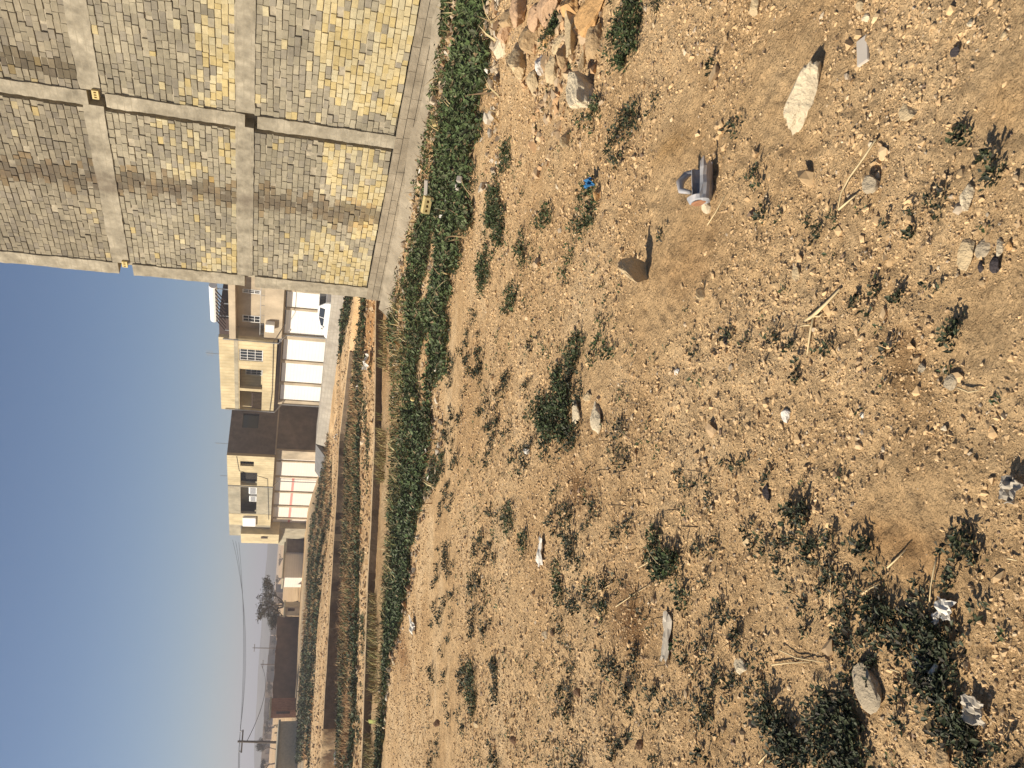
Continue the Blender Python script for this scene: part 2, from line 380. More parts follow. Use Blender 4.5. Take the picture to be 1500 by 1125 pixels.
tag(scatter_stones('gravel', X, Y, R, stone_cols(len(X))), 'fine gravel and clods strewn over the tan soil', 'gravel', kind='stuff')
X, Y = lot_points(1100, 1.4, 18)
R = np.clip((.006+.0013*Y)*np.exp(rng.normal(0, .40, len(X))), .006, .04)
tag(scatter_stones('small_stones', X, Y, R, stone_cols(len(X)), .15), 'loose fist sized stones strewn over the tan soil', 'stones', kind='stuff')
X, Y = lot_points(52000, 1.35, 17); n_ = len(X)
R = np.clip((.0024+.0009*Y)*np.exp(rng.normal(0, .55, n_)), .002, .022)
tag(scatter_stones('soil_clods', X, Y, R, np.array([(.58, .40, .208)])*rng.uniform(.84, 1.05, (n_, 1))*np.array([1, 1, 1]), -.12), 'dusty clods of the same tan soil', 'clods', kind='stuff')
Y = rng.uniform(18, 62, 20000); X = rng.uniform(-.5, .4, 20000)*Y
B_, C_, D_, E_, F_, G_ = bounds(X, Y)
k = ((Y > C_) & (Y < D_)) | ((Y > F_) & (Y < G_+8) & (rng.uniform(0, 1, len(Y)) < .8))
tag(scatter_stones('bank_rubble', X[k], Y[k], np.exp(rng.normal(math.log(.035), .5, k.sum())).clip(.012, .12), stone_cols(k.sum())*rng.uniform(.6, 1.15, (k.sum(), 1))), 'stony rubble lying along the earth banks', 'rubble', kind='stuff')
RUB = True
# ------------------------------------------------------------------ leaves
GREENS = np.array([(.040, .060, .018), (.050, .074, .022), (.032, .044, .015), (.060, .080, .026), (.046, .048, .022), (.072, .090, .036)])
DARKG = np.array([(.026, .034, .013), (.034, .044, .016), (.020, .026, .011), (.042, .052, .020), (.036, .030, .018), (.055, .062, .030)])
def leaves(cx, cy, rad, n_per, ll, hh, pal=GREENS, narrow=.5, up=(.1, .9), zoff=None):
    cx = np.repeat(cx, n_per); cy = np.repeat(cy, n_per); rad = np.repeat(rad, n_per)
    n = len(cx); a = rng.uniform(0, 6.283, n); r = rad*np.sqrt(rng.uniform(0, 1, n))
    X = cx+r*np.cos(a); Y = cy+r*np.sin(a)
    hz = np.repeat(hh, n_per) if hasattr(hh, '__len__') else np.full(n, hh)
    Z = H(X, Y)+hz*rng.uniform(0, 1, n)**1.3*(1-.6*(r/np.maximum(rad, 1e-6))**2)
    if zoff is not None: Z = Z+zoff
    l = (np.repeat(ll, n_per) if hasattr(ll, '__len__') else np.full(n, ll))*rng.uniform(.5, 1.8, n); narrow = (narrow*rng.uniform(.6, 1.5, n))[:, None]
    b = rng.uniform(0, 6.283, n); p = rng.uniform(*up, n)
    dx = np.stack([np.cos(b)*np.cos(p), np.sin(b)*np.cos(p), np.sin(p)], -1)
    sd = np.stack([-np.sin(b), np.cos(b), rng.uniform(-.4, .4, n)], -1)
    P0 = np.stack([X, Y, Z+.004], -1)
    nrm = np.cross(dx, sd)
    m_ = P0+dx*(l*.5)[:, None]
    V = np.stack([P0, m_+sd*(l[:, None]*narrow*.5)+nrm*(l*.10)[:, None], P0+dx*l[:, None], m_-sd*(l[:, None]*narrow*.5)+nrm*(l*.10)[:, None]], 1).reshape(-1, 3)
    F = np.arange(n*4).reshape(-1, 4)
    tr = np.concatenate([F[:, [0, 1, 2]], F[:, [0, 2, 3]]])
    C = pal[rng.integers(0, len(pal), n)]*rng.uniform(.7, 1.25, (n, 1))
    dry = rng.uniform(0, 1, n) < .05; C[dry] = np.array([(.20, .14, .07)])*rng.uniform(.6, 1.3, (dry.sum(), 1))
    return V, tr, np.repeat(C, 4, 0)
def blades(X, Y, hmin, hmax, pal, lean=.7, w=.006):
    n = len(X); Z = H(X, Y); a = rng.uniform(0, 6.283, n); h = rng.uniform(hmin, hmax, n); ln = rng.uniform(0, lean, n)
    d = np.stack([np.cos(a)*ln, np.sin(a)*ln, np.ones(n)], -1)*h[:, None]
    s = np.stack([-np.sin(a), np.cos(a), 0*a], -1)*(w*rng.uniform(.6, 1.5, n))[:, None]
    P = np.stack([X, Y, Z-.01], -1)
    mid = P+d*np.array([.4, .4, .6])
    V = np.stack([P-s, P+s, mid+s*.7, P+d, mid-s*.7], 1).reshape(-1, 3)
    q = np.arange(n)[:, None]*5
    F = np.concatenate([q+np.array([[0, 1, 2]]), q+np.array([[0, 2, 4]]), q+np.array([[4, 2, 3]])])
    return V, F, np.repeat(pal[rng.integers(0, len(pal), n)]*rng.uniform(.7, 1.2, (n, 1)), 5, 0)
class Acc:
    def __init__(s): s.V = []; s.F = []; s.C = []; s.o = 0
    def add(s, t):
        V, F, C = t; s.V.append(V); s.F.append(F+s.o); s.C.append(C); s.o += len(V)
    def build(s, name, m): return npmesh(name, np.concatenate(s.V), np.concatenate(s.F), m, col=np.concatenate(s.C))
# weed verge between the lot and the brick wall: dense
edge = np.array([G(px, py)[:2] for px, py in [(722, -60), (715, 20), (705, 150), (692, 300), (664, 380), (652, 430), (640, 560), (624, 700), (612, 760), (592, 870), (569, 1000), (556, 1130), (552, 1200)]])
inner = np.array([hit(px, py, base_h)[:2] for px, py in [(655, -60), (650, 20), (625, 150), (602, 260), (588, 330), (570, 440), (573, 560), (574, 700), (569, 760), (563, 870), (556, 1000), (552, 1130), (550, 1200)]])
def verge_pts(n, wob=.10):
    t = rng.uniform(0, len(edge)-1.001, n); i = t.astype(int); f = (t-i)[:, None]
    a = edge[i]*(1-f)+edge[i+1]*f; b = inner[i]*(1-f)+inner[i+1]*f
    q = rng.uniform(-.30, 1.0, n)
    P = a*(1-q[:, None])+b*q[:, None]
    return P[:, 0], P[:, 1], q, t
X, Y, q, t = verge_pts(12500)
clear = fbm(X*.9+4, Y*.45, 61); strip = vn(X*.5, q*9, 67)
dens = np.where((q > .42) & (t > 2) & (t < 9.5), 1.0, 1.0)
keep = (clear*.75+.25*strip > .375+.2*((q > .55) & (t < 6))*vn(X*1.3, Y*1.3, 71))
keep &= q > -.34+.62*fbm(t*3.1, q*2.2+3, 222)
keep &= ~((t > 1.2) & (t < 5.2) & (q > .60) & (rng.uniform(0, 1, len(q)) < .8))
keep &= ~((t > 5.5) & (q > .62) & (rng.uniform(0, 1, len(q)) < .72))
X, Y = X[keep], Y[keep]
acc = Acc(); acc.add(leaves(X, Y, rng.uniform(.09, .21, len(X)), 17, rng.uniform(.05, .08, len(X)), .11, pal=GREENS*1.5))
tag(acc.build('weed_cover', M['leaf']), 'dense green weeds growing in a strip along the wall and ditch', 'weeds', kind='stuff')
X, Y, q, t = verge_pts(9000); k = (q > .55) & (t < 5.4) & (t > .6) | (vn(X*.8, q*7, 77) > .60) & (rng.uniform(0, 1, len(q)) < .5); n_ = k.sum()
scp = np.array([(.36, .29, .20), (.28, .22, .15), (.44, .35, .23), (.17, .13, .09), (.48, .42, .32), (.34, .22, .12)])
o = scatter_stones('verge_rubble', X[k], Y[k], np.exp(rng.normal(math.log(.03), .5, n_)).clip(.01, .09), scp[rng.integers(0, 6, n_)], .5)
tag(o, 'broken rubble and debris along the foot of the brick wall', 'rubble', kind='stuff')
# straw-coloured dry stems among the verge and on the ditch side
acc = Acc(); DRY = np.array([(.36, .27, .13), (.28, .20, .10), (.42, .34, .18), (.20, .13, .07)]); BRN = np.array([(.34, .20, .095), (.42, .26, .125), (.22, .13, .06), (.48, .34, .17)])
X, Y, q, t = verge_pts(7000); YG = np.array([(.16, .15, .05), (.22, .19, .07), (.12, .13, .045)]); k = (t > 5) & (q > .35); acc.add(blades(X[k]+.1, Y[k]+.1, .08, .24, YG, 1.6, .012)); k = (t > 5.2) & (q > .6) | (q > .5) & (rng.uniform(0, 1, len(q)) < .3) | (vn(X*.7+3, q*8, 231) > .70) & (rng.uniform(0, 1, len(q)) < .4); acc.add(blades(X[k], Y[k], .10, .30, DRY*1.25, 2.6, .010))
Yd = rng.uniform(17, 50, 70000); Xd = rng.uniform(-.46, .25, 70000)*Yd
B_, C_, D_, E_, F_, G_ = bounds(Xd, Yd)
k = (Yd > D_+.3) & (Yd < F_-.2) & (fbm(Xd*.45, Yd*.45, 77) > .36) & (Xd < 8)
acc.add(blades(Xd[k], Yd[k], .06, .34, BRN, 2.2, .012))
k = (Yd > G_+1) & (Yd < G_+7) & (fbm(Xd*.5, Yd*.9, 79) > .44) & (rng.uniform(0, 1, len(Yd)) < .7)
acc.add(blades(Xd[k], Yd[k], .08, .3, DRY, 1.2, .016))
tag(acc.build('dry_grass', M['dry']), 'dry brown grass and brush filling the ditch', 'dry grass', kind='stuff')
acc = Acc(); k_ = rng.uniform(0, 1, 9000); Xw = rng.uniform(-16, 1.5, 9000); Cw = bounds(Xw, Xw*0)[1]; Yw = Cw-.25-1.3*k_**1.5
k = (fbm(Xw*.8, Yw*.4, 241)-.16*(Xw > -1.5) > .38); acc2 = Acc(); acc2.add(blades(Xw[k], Yw[k], .06, .30, np.array([(.30, .25, .10), (.36, .28, .13), (.16, .17, .06), (.22, .15, .07)]), 1.3, .009))
Yf = rng.uniform(44, 76, 26000); Xf = rng.uniform(-.45, .0, 26000)*Yf; k = (fbm(Xf*.18, Yf*.55, 243) > .47) & (Xf < -5) & (Yf > bounds(Xf, Yf)[5]+.3)
acc2.add(blades(Xf[k], Yf[k], .08, .34, np.concatenate([DRY, BRN]), 1.8, .03))
tag(acc2.build('bank_grass', M['dry']), 'yellow dry grass along the channel foot and the far verge', 'dry grass', kind='stuff')
GG = np.array([(.07, .11, .03), (.11, .14, .045), (.06, .085, .03), (.16, .17, .06)])
k = (Yd > D_+.3) & (Yd < F_-.2) & (fbm(Xd*.4+9, Yd*.6, 87) > .46) & (Xd < 8)
acc.add(blades(Xd[k], Yd[k], .06, .26, GG, 1.2, .018))
k = (Yd > G_+.5) & (Yd < G_+5) & (fbm(Xd*.5+3, Yd*.5, 89) > .55)
acc.add(blades(Xd[k], Yd[k], .06, .22, GG, 1.2, .02))
B_, C_, D_, E_, F_, G_ = bounds(Xd, Yd)
k = (Yd > D_-.2) & (Yd < E_+.2) & (fbm(Xd*.5+9, Yd*.5, 93)+.12*(Xd > -.5) > .47) & (Xd < 8) & (rng.uniform(0, 1, len(Yd)) < .30)
acc.add(leaves(Xd[k], Yd[k], np.full(k.sum(), .2), 10, .10, .16))
k = (Yd > G_+.1) & (Yd < G_+10) & (fbm(Xd*.6+5, Yd*1.1, 94) > .49) & (Xd < 10) & (rng.uniform(0, 1, len(Yd)) < .35)
acc.add(leaves(Xd[k], Yd[k], np.full(k.sum(), .25), 10, .13, .18))
k = (Yd > C_+.4) & (Yd < D_) & (fbm(Xd*.9+5, Yd*.9, 96) > .60) & (rng.uniform(0, 1, len(Yd)) < .3)
acc.add(leaves(Xd[k], Yd[k], np.full(k.sum(), .1), 8, .06, .08))
k = (fbm(Xf*.15+5, Yf*.5, 245) > .52) & (Xf < -5) & (Yf > bounds(Xf, Yf)[5]+.3) & (rng.uniform(0, 1, len(Yf)) < .25)
acc.add(leaves(Xf[k], Yf[k], np.full(k.sum(), .3), 10, .16, .2))
k = (Yd > E_-2.5) & (Yd < E_) & (fbm(Xd*.3, Yd*.6, 247) > .44) & (Xd < 4); acc.add(blades(Xd[k], Yd[k], .06, .22, GG, 1.4, .02))
tag(acc.build('ditch_grass', M['leaf']), 'patches of green grass growing in the ditch between the banks', 'grass', kind='stuff')
# sparse weeds over the bare lot, one mass
def patch_pts(px, py, rx, ry, dens=1.0, bed=False):
    p = G(px, py); s = mpp(p); a = G(px-rx, py)[1]-p[1]; b = p[1]-G(px+rx, py)[1]; dy = (abs(a)+abs(b))/2+.01; dx = ry*s
    nb = bed and px > 1100 and ry > 28; dx *= 1.15 if nb else 1; dy *= 1.15 if nb else 1; c = (.0006 if nb else .0009 if bed else .0011)*(1+.10*p[1]**1.35)
    n = min(max(4, int(dens*3.14*dx*dy/c)), 900)
    r = np.sqrt(rng.uniform(0, 1.35, n)); an = rng.uniform(0, 6.283, n)
    lim = (.55 if nb else .45)+.85*vn(an*1.1+px, py*.37, 190)+.35*(vn(an*3.3+py, px*.3, 191)-.5)
    X = p[0]+dx*r*np.cos(an); Y = p[1]+dy*r*np.sin(an)
    sc = 2.0+16/(p[1]+.8)
    k = (r < lim) & (fbm(X*sc*1.0, Y*sc*.55, 91, 3) > (.30 if nb else .345 if bed else .36))
    return X[k], Y[k], p
SP = [(745,225,11,22),(725,300,14,40),(722,345,16,40),(712,400,12,35),(766,360,8,20),(776,378,9,22),(800,318,10,22),(836,372,12,45),(848,330,10,28),(866,292,16,45),(905,215,20,42),(850,180,9,24),(927,185,14,45),(872,165,9,24),(912,468,9,20),(884,470,12,18),(880,512,20,28),(846,512,15,28),(820,570,10,36),(792,612,16,34),(833,640,12,30),(905,640,9,36),(922,668,10,18),(870,682,8,16),(1020,495,10,18),(1072,492,6,14),(975,338,12,14),(1110,270,9,24),(1122,312,9,18),(1150,322,7,14),(1075,192,7,18),(1045,98,7,11),(1370,236,9,14),(1213,388,7,26),(1276,462,7,9),(1322,436,9,11),(1365,424,7,10),(1216,514,7,14),(1310,518,5,11),(1360,612,6,11),(1205,755,8,11),(1246,792,8,11),(1176,862,13,18),(1160,822,8,16),(926,770,12,14),(906,786,8,14),(886,905,5,26),(820,850,6,36),(770,800,7,28),(815,905,6,34),(746,762,9,24),(692,1010,9,40),(832,1040,8,18),(836,922,5,11),(1040,1040,12,36),(1130,972,11,28),(1172,952,10,28),(1182,1022,9,18),(1352,1004,14,26),(1046,940,10,34),(865,860,5,20),(640,690,7,26),(648,660,6,18),(1330,1060,12,16),(750,440,8,22),(1195,75,7,18),(1068,500,7,16),(1140,500,9,14),(1100,490,7,14),(900,1000,7,30),(950,1030,8,24),(830,1090,7,22),(1110,1040,9,22)]
acc = Acc()
for a in SP:
    X, Y, p = patch_pts(*a, dens=.9)
    if len(X): d = p[1]; acc.add(leaves(X, Y, (.018+.0045*d)*rng.uniform(.6, 1.5, len(X)), 16, .009+.0021*d, .025+.0045*d, pal=DARKG if a[0] > 900 else GREENS))
Yc = np.concatenate([np.exp(rng.uniform(math.log(1.7), math.log(4), 230)), np.exp(rng.uniform(math.log(4), math.log(13), 760))]); Xc = rng.uniform(-.6, .5, 990)*(Yc+1)
k = (fbm(Xc*.55+2, Yc*.5, 98)+.10*(Xc < .2) > .50) & ((Yc > 4) | (Xc < -.35) | (rng.uniform(0, 1, len(Xc)) < .22)) & (Yc < 12.2-.5*Xc); Xc, Yc = Xc[k], Yc[k]
rep_ = rng.integers(2, 7, len(Xc)); dd_ = np.repeat(Yc, rep_)
Xt = np.repeat(Xc, rep_)+rng.normal(0, .022, rep_.sum())*(1+.16*dd_); Yt = dd_+rng.normal(0, .035, rep_.sum())*(1+.22*dd_)
acc.add(leaves(Xt, Yt, (.012+.0030*dd_)*rng.uniform(.6, 1.4, len(Xt)), 20, .008+.0019*dd_, .022+.0045*dd_, pal=DARKG*.9))
X, Y = lot_points(2600, 1.5, 15); k = (fbm(X*.8+2, Y*.8, 97) > .46) & ((Y > 3.5) | (rng.uniform(0, 1, len(Y)) < .15)); X, Y = X[k], Y[k]
acc.add(leaves(X, Y, .014+.003*Y, 10, .007+.0018*Y, .016+.002*Y))
tag(acc.build('sparse_weeds', M['leaf']), 'tiny dark green weeds sprouting here and there in the bare soil', 'weeds', kind='stuff')
WP = [(811, 42, 10, 16, 'small dark green plant between the orange stone and the reddish boulder'), (922, 45, 24, 55, 'lush green weed patch spilling out beside the boulder heap'), (1408, 212, 9, 20, 'small dark weed tuft beside a grey stone near the pale oval rock'), (1442, 236, 13, 14, 'dark weed tuft just right of the bigger leafy tuft near the pale oval rock'), (1466, 252, 13, 20, 'leafy dark weed tuft nearest the camera beside the pale oval rock'),
      (1396, 494, 9, 24, 'isolated upright dark weed beside the damp brown soil stain'), (1172, 752, 11, 26, 'narrow weed tuft with two heads below the black stone'), (1196, 815, 11, 25, 'rounded dark weed tuft between the black stone and the big weed bed'), (1272, 802, 14, 24, 'weed tuft with purplish leaf tips above the large weed bed'), (1466, 754, 11, 24, 'isolated weed tuft by the crumpled grey plastic'),
      (1284, 862, 14, 34, 'straggly weed tuft with a dry twig lying across it'), (1222, 935, 34, 48, 'broad low weed bed on the far side of the large grey rock'), (1300, 905, 26, 40, 'weed bed between the squarish pale stone and the large grey rock'), (1370, 925, 28, 34, 'thick weed bed behind the white bone'), (1378, 985, 26, 34, 'weed bed lying around the white bone'),
      (1412, 812, 20, 30, 'bushy weed tuft beside a long dry stick'), (1388, 852, 13, 24, 'weed tuft just above the white plaster flakes'), (1426, 890, 18, 30, 'weed tuft on the near side of the white plaster flakes'), (1232, 1010, 18, 44, 'weed bed along the left side of the large grey rock'), (1232, 1085, 38, 44, 'large weed bed at the far left corner of the lot'), (1392, 1048, 28, 36, 'weed bed behind the tan half buried slab'), (1424, 1088, 22, 30, 'weed bed beside the tan half buried slab'), (1150, 1085, 26, 36, 'dark weed bed with dry straws at the left edge'),
      (1490, 1108, 14, 18, 'weed clump in the nearest left corner'), (968, 800, 24, 42, 'tall dry stemmed weed bed beside the dry brown litter'), (992, 846, 18, 46, 'weed bed with straws across it beside the dry brown litter'), (962, 884, 14, 28, 'dark leafy weed at the foot of the dry brown litter'), (1000, 880, 12, 40, 'thin weed row right of the pale plastic strip'), (988, 952, 14, 36, 'weed row just left of the pale plastic strip'), (828, 588, 9, 32, 'narrow dark weed streak just above the two flat pale slabs'), (806, 612, 12, 34, 'dark weed patch just left of the two flat pale slabs'), (828, 640, 9, 22, 'dark leafy weed at the lower left foot of the two flat slabs'), (790, 655, 14, 34, 'weed patch around the white lump')]
for px, py, rx, ry, lab in WP:
    X, Y, p = patch_pts(px, py, rx, ry, dens=1.6, bed=True); d = p[1]
    o_ = leaves(X, Y, np.minimum((.020+.005*d)*rng.uniform(.6, 1.5, len(X)), .6*ry*mpp(p)), 24, .010+.0021*d, .035+.006*d, pal=DARKG if px > 1000 else GREENS)
    V = o_[0]-np.array([p[0], p[1], H(p[0], p[1])])
    o = npmesh('weed_patch', V, o_[1], M['leaf'], col=o_[2]); o.location = (p[0], p[1], float(H(p[0], p[1])))
    tag(o, lab, 'weed', 'weed patches on the lot')
# dry brown litter
acc = Acc()
for px, py, rx, ry in [(920, 900, 16, 36), (850, 718, 16, 26), (540, 520, 4, 10)]:
    p = G(px, py); s = mpp(p); dy = abs(G(px-rx, py)[1]-p[1]); X = p[0]+rng.normal(0, .55, 3600)*ry*s; Y = p[1]+rng.normal(0, .55, 3600)*dy
    acc.add(blades(X, Y, .004, .014, np.array([(.24, .13, .06), (.30, .18, .08), (.16, .09, .045), (.36, .24, .12)]), 5.0, .0035))
tag(acc.build('dry_litter', M['dry']), 'matted brown dry plant litter on the soil', 'plant litter', kind='stuff')
# ------------------------------------------------------------------ rocks
def rock_mesh(rx, ry, rz, seed, sub=3, cuts=9, rough=.085):
    r = random.Random(seed); bm = bmesh.new(); bmesh.ops.create_icosphere(bm, subdivisions=sub, radius=1)
    v = np.array([q.co[:] for q in bm.verts]); f = np.array([[q.index for q in t.verts] for t in bm.faces]); bm.free()
    for _ in range(cuts):
        n = np.array([r.gauss(0, 1), r.gauss(0, 1), r.gauss(0, .8)]); n /= np.linalg.norm(n); d = r.uniform(.48, .85)
        e = v@n-d; v = v-np.where(e > 0, e, 0)[:, None]*n
    nz = (fbm(v[:, 0]*2+seed, v[:, 1]*2+v[:, 2]*1.7, seed % 97)-.5)*rough*4+(fbm(v[:, 0]*7+seed, v[:, 1]*7+v[:, 2]*5, 3)-.5)*rough*1.6
    v = v*(1+nz[:, None]); v /= np.abs(v).max(0)
    return v*np.array([rx, ry, rz]), f
def rock(px, py, wx, wy, col, label, hf=.5, rot=0, name='rock', cat='rock', group=None, seed=None, cuts=9, sub=3, sink=.25):
    p = G(px, py); s = mpp(p); L = wy*s
    el = math.atan2(EYE[2]-p[2], math.hypot(p[0], p[1])); h = hf*min(L, wx*s*1.6)
    dd = max((wx*s-h*math.cos(el)*.8)/math.sin(el), .4*min(L, wx*s))
    dd = min(dd, 2.2*L)
    sd = seed if seed is not None else int(px*7+py*13)
    v, f = rock_mesh(L/2*1.08, dd/2*1.05, h/2*1.25, sd, sub, cuts)
    o = npmesh(name, v, f, M['rock_'+col]); o.location = (p[0], p[1], float(H(p[0], p[1]))+h*(.5-sink)); o.rotation_euler = (0, 0, rot)
    return tag(o, label, cat, group)
HG = 'boulders heaped at the right edge'
for a in [(738, 70, 26, 26, 'cream', 'pale blocky boulder at the far corner of the heap', .8), (768, 88, 26, 42, 'pale', 'wedge shaped tan boulder with a dark split, front of the heap', .8), (744, 48, 18, 22, 'pink', 'small reddish boulder between the pale corner block and the gravel', .8), (768, 16, 20, 38, 'pink', 'pinkish upright slab at the far back of the heap', .8),
          (782, 56, 24, 36, 'tan', 'gritty grey tan boulder in the middle of the heap', .8), (797, 94, 13, 24, 'white', 'small bright white stone in the heap', .8), (815, 106, 23, 32, 'pale', 'rounded salmon stone beside the bright white one', .7), (786, 120, 16, 36, 'pale', 'pointed tan stone at the left toe of the heap', .7), (809, 54, 20, 19, 'orange', 'small orange stone beside the dark green plant in the heap', .8),
          (823, 64, 18, 20, 'pale', 'small pale stone touching the orange one', .8), (843, 48, 21, 58, 'pale', 'long tan boulder lying across the middle of the heap', .6), (812, 14, 50, 36, 'pink', 'large rough reddish boulder at the top of the heap', .8), (873, 20, 42, 44, 'orange', 'largest pink orange boulder nearest the camera in the heap', .7), (878, 60, 22, 40, 'tan', 'dull tan boulder in front of the largest pink one', .7), (752, 30, 18, 26, 'tan', 'gritty grey boulder at the back left of the heap', .9), (795, 26, 26, 30, 'pink', 'reddish boulder wedged between the back slab and the rough large one', .9), (845, 12, 26, 30, 'orange', 'ochre boulder between the two largest ones at the right edge', .9), (830, 84, 14, 26, 'tan', 'small tan block leaning on the rounded salmon stone', .9), (752, 92, 12, 18, 'pale', 'little tan block at the far left toe of the heap', .9), (858, 88, 9, 28, 'pale', 'thin upright splinter of stone in front of the long tan boulder', .9)]:
    rock(a[0], a[1], a[2]*1.3, a[3]*1.3, *a[4:6], hf=a[6]*.72, group=HG, name='boulder', cat='boulder', cuts=15, sub=4, sink=.22)
_p = G(815, 60); _n = 380; X = _p[0]+rng.normal(0, .42, _n); Y = _p[1]+rng.normal(0, .55, _n)
tag(scatter_stones('heap_rubble', X, Y, np.exp(rng.normal(math.log(.024), .5, _n)).clip(.008, .06), np.array([(.46, .32, .18), (.50, .36, .21), (.46, .29, .15), (.40, .30, .19)])[rng.integers(0, 4, _n)], .2), 'broken rubble filling the gaps of the boulder heap', 'rubble', kind='stuff')
rock(866, 132, 50, 66, 'cream', 'big angular cream boulder with a deep dark shadow behind it', .8, .5, name='boulder', cat='boulder', cuts=13, sub=4, sink=.22, seed=5)
rock(1180, 143, 48, 102, 'cream', 'long smooth pale boulder half buried beside the broken tile', .42, -.5, name='boulder', cat='boulder', cuts=7, sub=4, sink=.22, seed=44)
rock(948, 402, 34, 50, 'pale', 'squarish tan block casting a long shadow on open dirt', 1.0, .5, cuts=16, sub=4, sink=.12, seed=21)
rock(876, 610, 22, 54, 'cream', 'tilted flat pale slab, the nearer of two', .30, .5, cuts=7)
rock(846, 602, 18, 38, 'cream', 'tilted flat pale slab, the farther of two', .30, .5, cuts=7)
rock(863, 580, 15, 16, 'pale', 'small pale stone at the head of the two flat slabs', .6)
for a in [(1421, 290, 22, 38, 'cream', 'pale oval rock with dark shadow in near right foreground', .5), (1280, 270, 28, 28, 'grey', 'grey brown round stone beside a long dry stalk', .6), (1031, 430, 14, 18, 'pale', 'small pointed stone with a dark triangular shadow', .9), (1154, 608, 18, 23, 'white', 'bright white chip alone in the middle foreground', .4), (1087, 977, 26, 26, 'cream', 'smooth round pale stone left of the large weed bed', .45),
          (1276, 1003, 52, 74, 'grey', 'large rough grey tan rock amid the left weed bed', .28), (1387, 1105, 24, 44, 'tan', 'tan half buried slab near the left edge', .5), (1340, 884, 24, 23, 'pale', 'squarish pale stone at the top of the large weed bed', .6), (1108, 10, 20, 28, 'pale', 'yellowish rounded stone at the right edge of the lot', .5), (1330, 166, 26, 32, 'pale', 'flat yellowish stone pressed into the soil near the broken tile', .25),
          (1038, 304, 18, 20, 'cream', 'yellowish pebble like stone touching the torn plastic can', .6), (1441, 364, 22, 26, 'grey', 'flat grey round stone in the near right cluster', .25), (1466, 362, 14, 28, 'cream', 'slim pale stone in the near right cluster', .5), (1461, 388, 18, 24, 'dark', 'black angular stone in the near right cluster', .5), (1438, 392, 11, 20, 'dark', 'small black stone in the near right cluster', .5), (1416, 374, 28, 46, 'pale', 'wide flat tan stone in the near right cluster', .22),
          (1170, 400, 18, 24, 'pale', 'pale tan stone right of the forked stick', .5), (1264, 608, 9, 9, 'white', 'tiny white chip near the damp brown soil stain', .5), (775, 658, 12, 14, 'white', 'white lump lying in the far weed patch', .7), (660, 598, 12, 13, 'pale', 'small squarish tan brick piece on smooth dirt', .7), (834, 204, 14, 28, 'pale', 'blocky pale stone left of the cream boulder', .8), (1400, 76, 14, 15, 'dark', 'lone black shard near the right edge', .5), (1126, 720, 14, 24, 'dark', 'black oval stone with a pale tip', .5), (1067, 494, 9, 22, 'dark', 'small black upright stone beside a weed', .7),
          (992, 545, 10, 10, 'white', 'cluster of tiny white chips in the mid lot', .4), (1262, 8, 14, 20, 'pale', 'pinkish pale stone at the right edge beyond the tile', .5), (1480, 360, 12, 16, 'orange', 'orange stone at the near edge', .5), (1440, 415, 14, 12, 'tan', 'tan knob at the near edge below the black stones', .5), (1422, 35, 12, 12, 'cream', 'small pale round stone right of the black shard', .6), (1472, 52, 14, 14, 'pale', 'small tan stone nearest the right corner', .6), (1270, 28, 14, 14, 'cream', 'pale lump with dark shadow just above the tile', .6), (1352, 540, 14, 16, 'grey', 'thin curved grey shell like stone on the damp stain', .3), (1395, 560, 22, 24, 'grey', 'dusty grey clod near the damp stain', .35),
          (700, 1060, 8, 12, 'pale', 'pale stone by the thin left weed row', .6), (850, 1015, 9, 14, 'brown', 'brown stone with a dark shadow at left mid lot', .9), (756, 1085, 9, 14, 'brown', 'brown clod casting a dark shadow near the left edge', .9), (802, 930, 8, 13, 'cream', 'cream stone with a dark shadow, left mid lot', .9), (812, 926, 6, 12, 'brown', 'dark stone beside the cream one, left mid lot', .9), (644, 1060, 8, 12, 'brown', 'brown clod standing on the smooth left track', .9), (942, 1090, 10, 16, 'brown', 'dark pointed clod at the left edge', .9), (1096, 790, 14, 20, 'pale', 'lumpy tan clod left of the black oval stone', .6)]:
    rock(*a[:6], hf=a[6], sub=3 if a[2]*a[3] > 400 else 2)
# ------------------------------------------------------------------ street frame
AZ = math.radians(33.9)
D = np.array([-math.sin(AZ), math.cos(AZ), 0.0]); XR = -D; YI = np.array([D[1], -D[0], 0.0])
RZ = math.atan2(XR[1], XR[0])
def fp(px, py, P0, y=0.0):
    d = ray(px, py); t = ((np.array(P0)-EYE)@YI + y)/(d@YI); q = EYE+d*t-np.array(P0)
    return float(q@XR), float(q[2]+P0[2])
def holed(x0, x1, z0, z1, y0, y1, holes):
    """a wall slab from y0 (front) to y1 with rectangular openings cut right through"""
    m = MB(); xs = sorted({x0, x1, *[h[0] for h in holes], *[h[1] for h in holes]}); zs = sorted({z0, z1, *[h[2] for h in holes], *[h[3] for h in holes]})
    inn = lambda x, z: any(h[0] < x < h[1] and h[2] < z < h[3] for h in holes)
    for a, b in zip(xs[:-1], xs[1:]):
        for c, d in zip(zs[:-1], zs[1:]):
            if inn((a+b)/2, (c+d)/2): continue
            m.poly([(a, y0, c), (b, y0, c), (b, y0, d), (a, y0, d)]); m.poly([(a, y1, c), (a, y1, d), (b, y1, d), (b, y1, c)])
    for a, b, c, d in holes + [(x0, x1, z0, z1)]:
        m.poly([(a, y0, c), (a, y1, c), (a, y1, d), (a, y0, d)]); m.poly([(b, y0, c), (b, y0, d), (b, y1, d), (b, y1, c)])
        m.poly([(a, y0, c), (b, y0, c), (b, y1, c), (a, y1, c)]); m.poly([(a, y0, d), (a, y1, d), (b, y1, d), (b, y0, d)])
    me = m
    return me
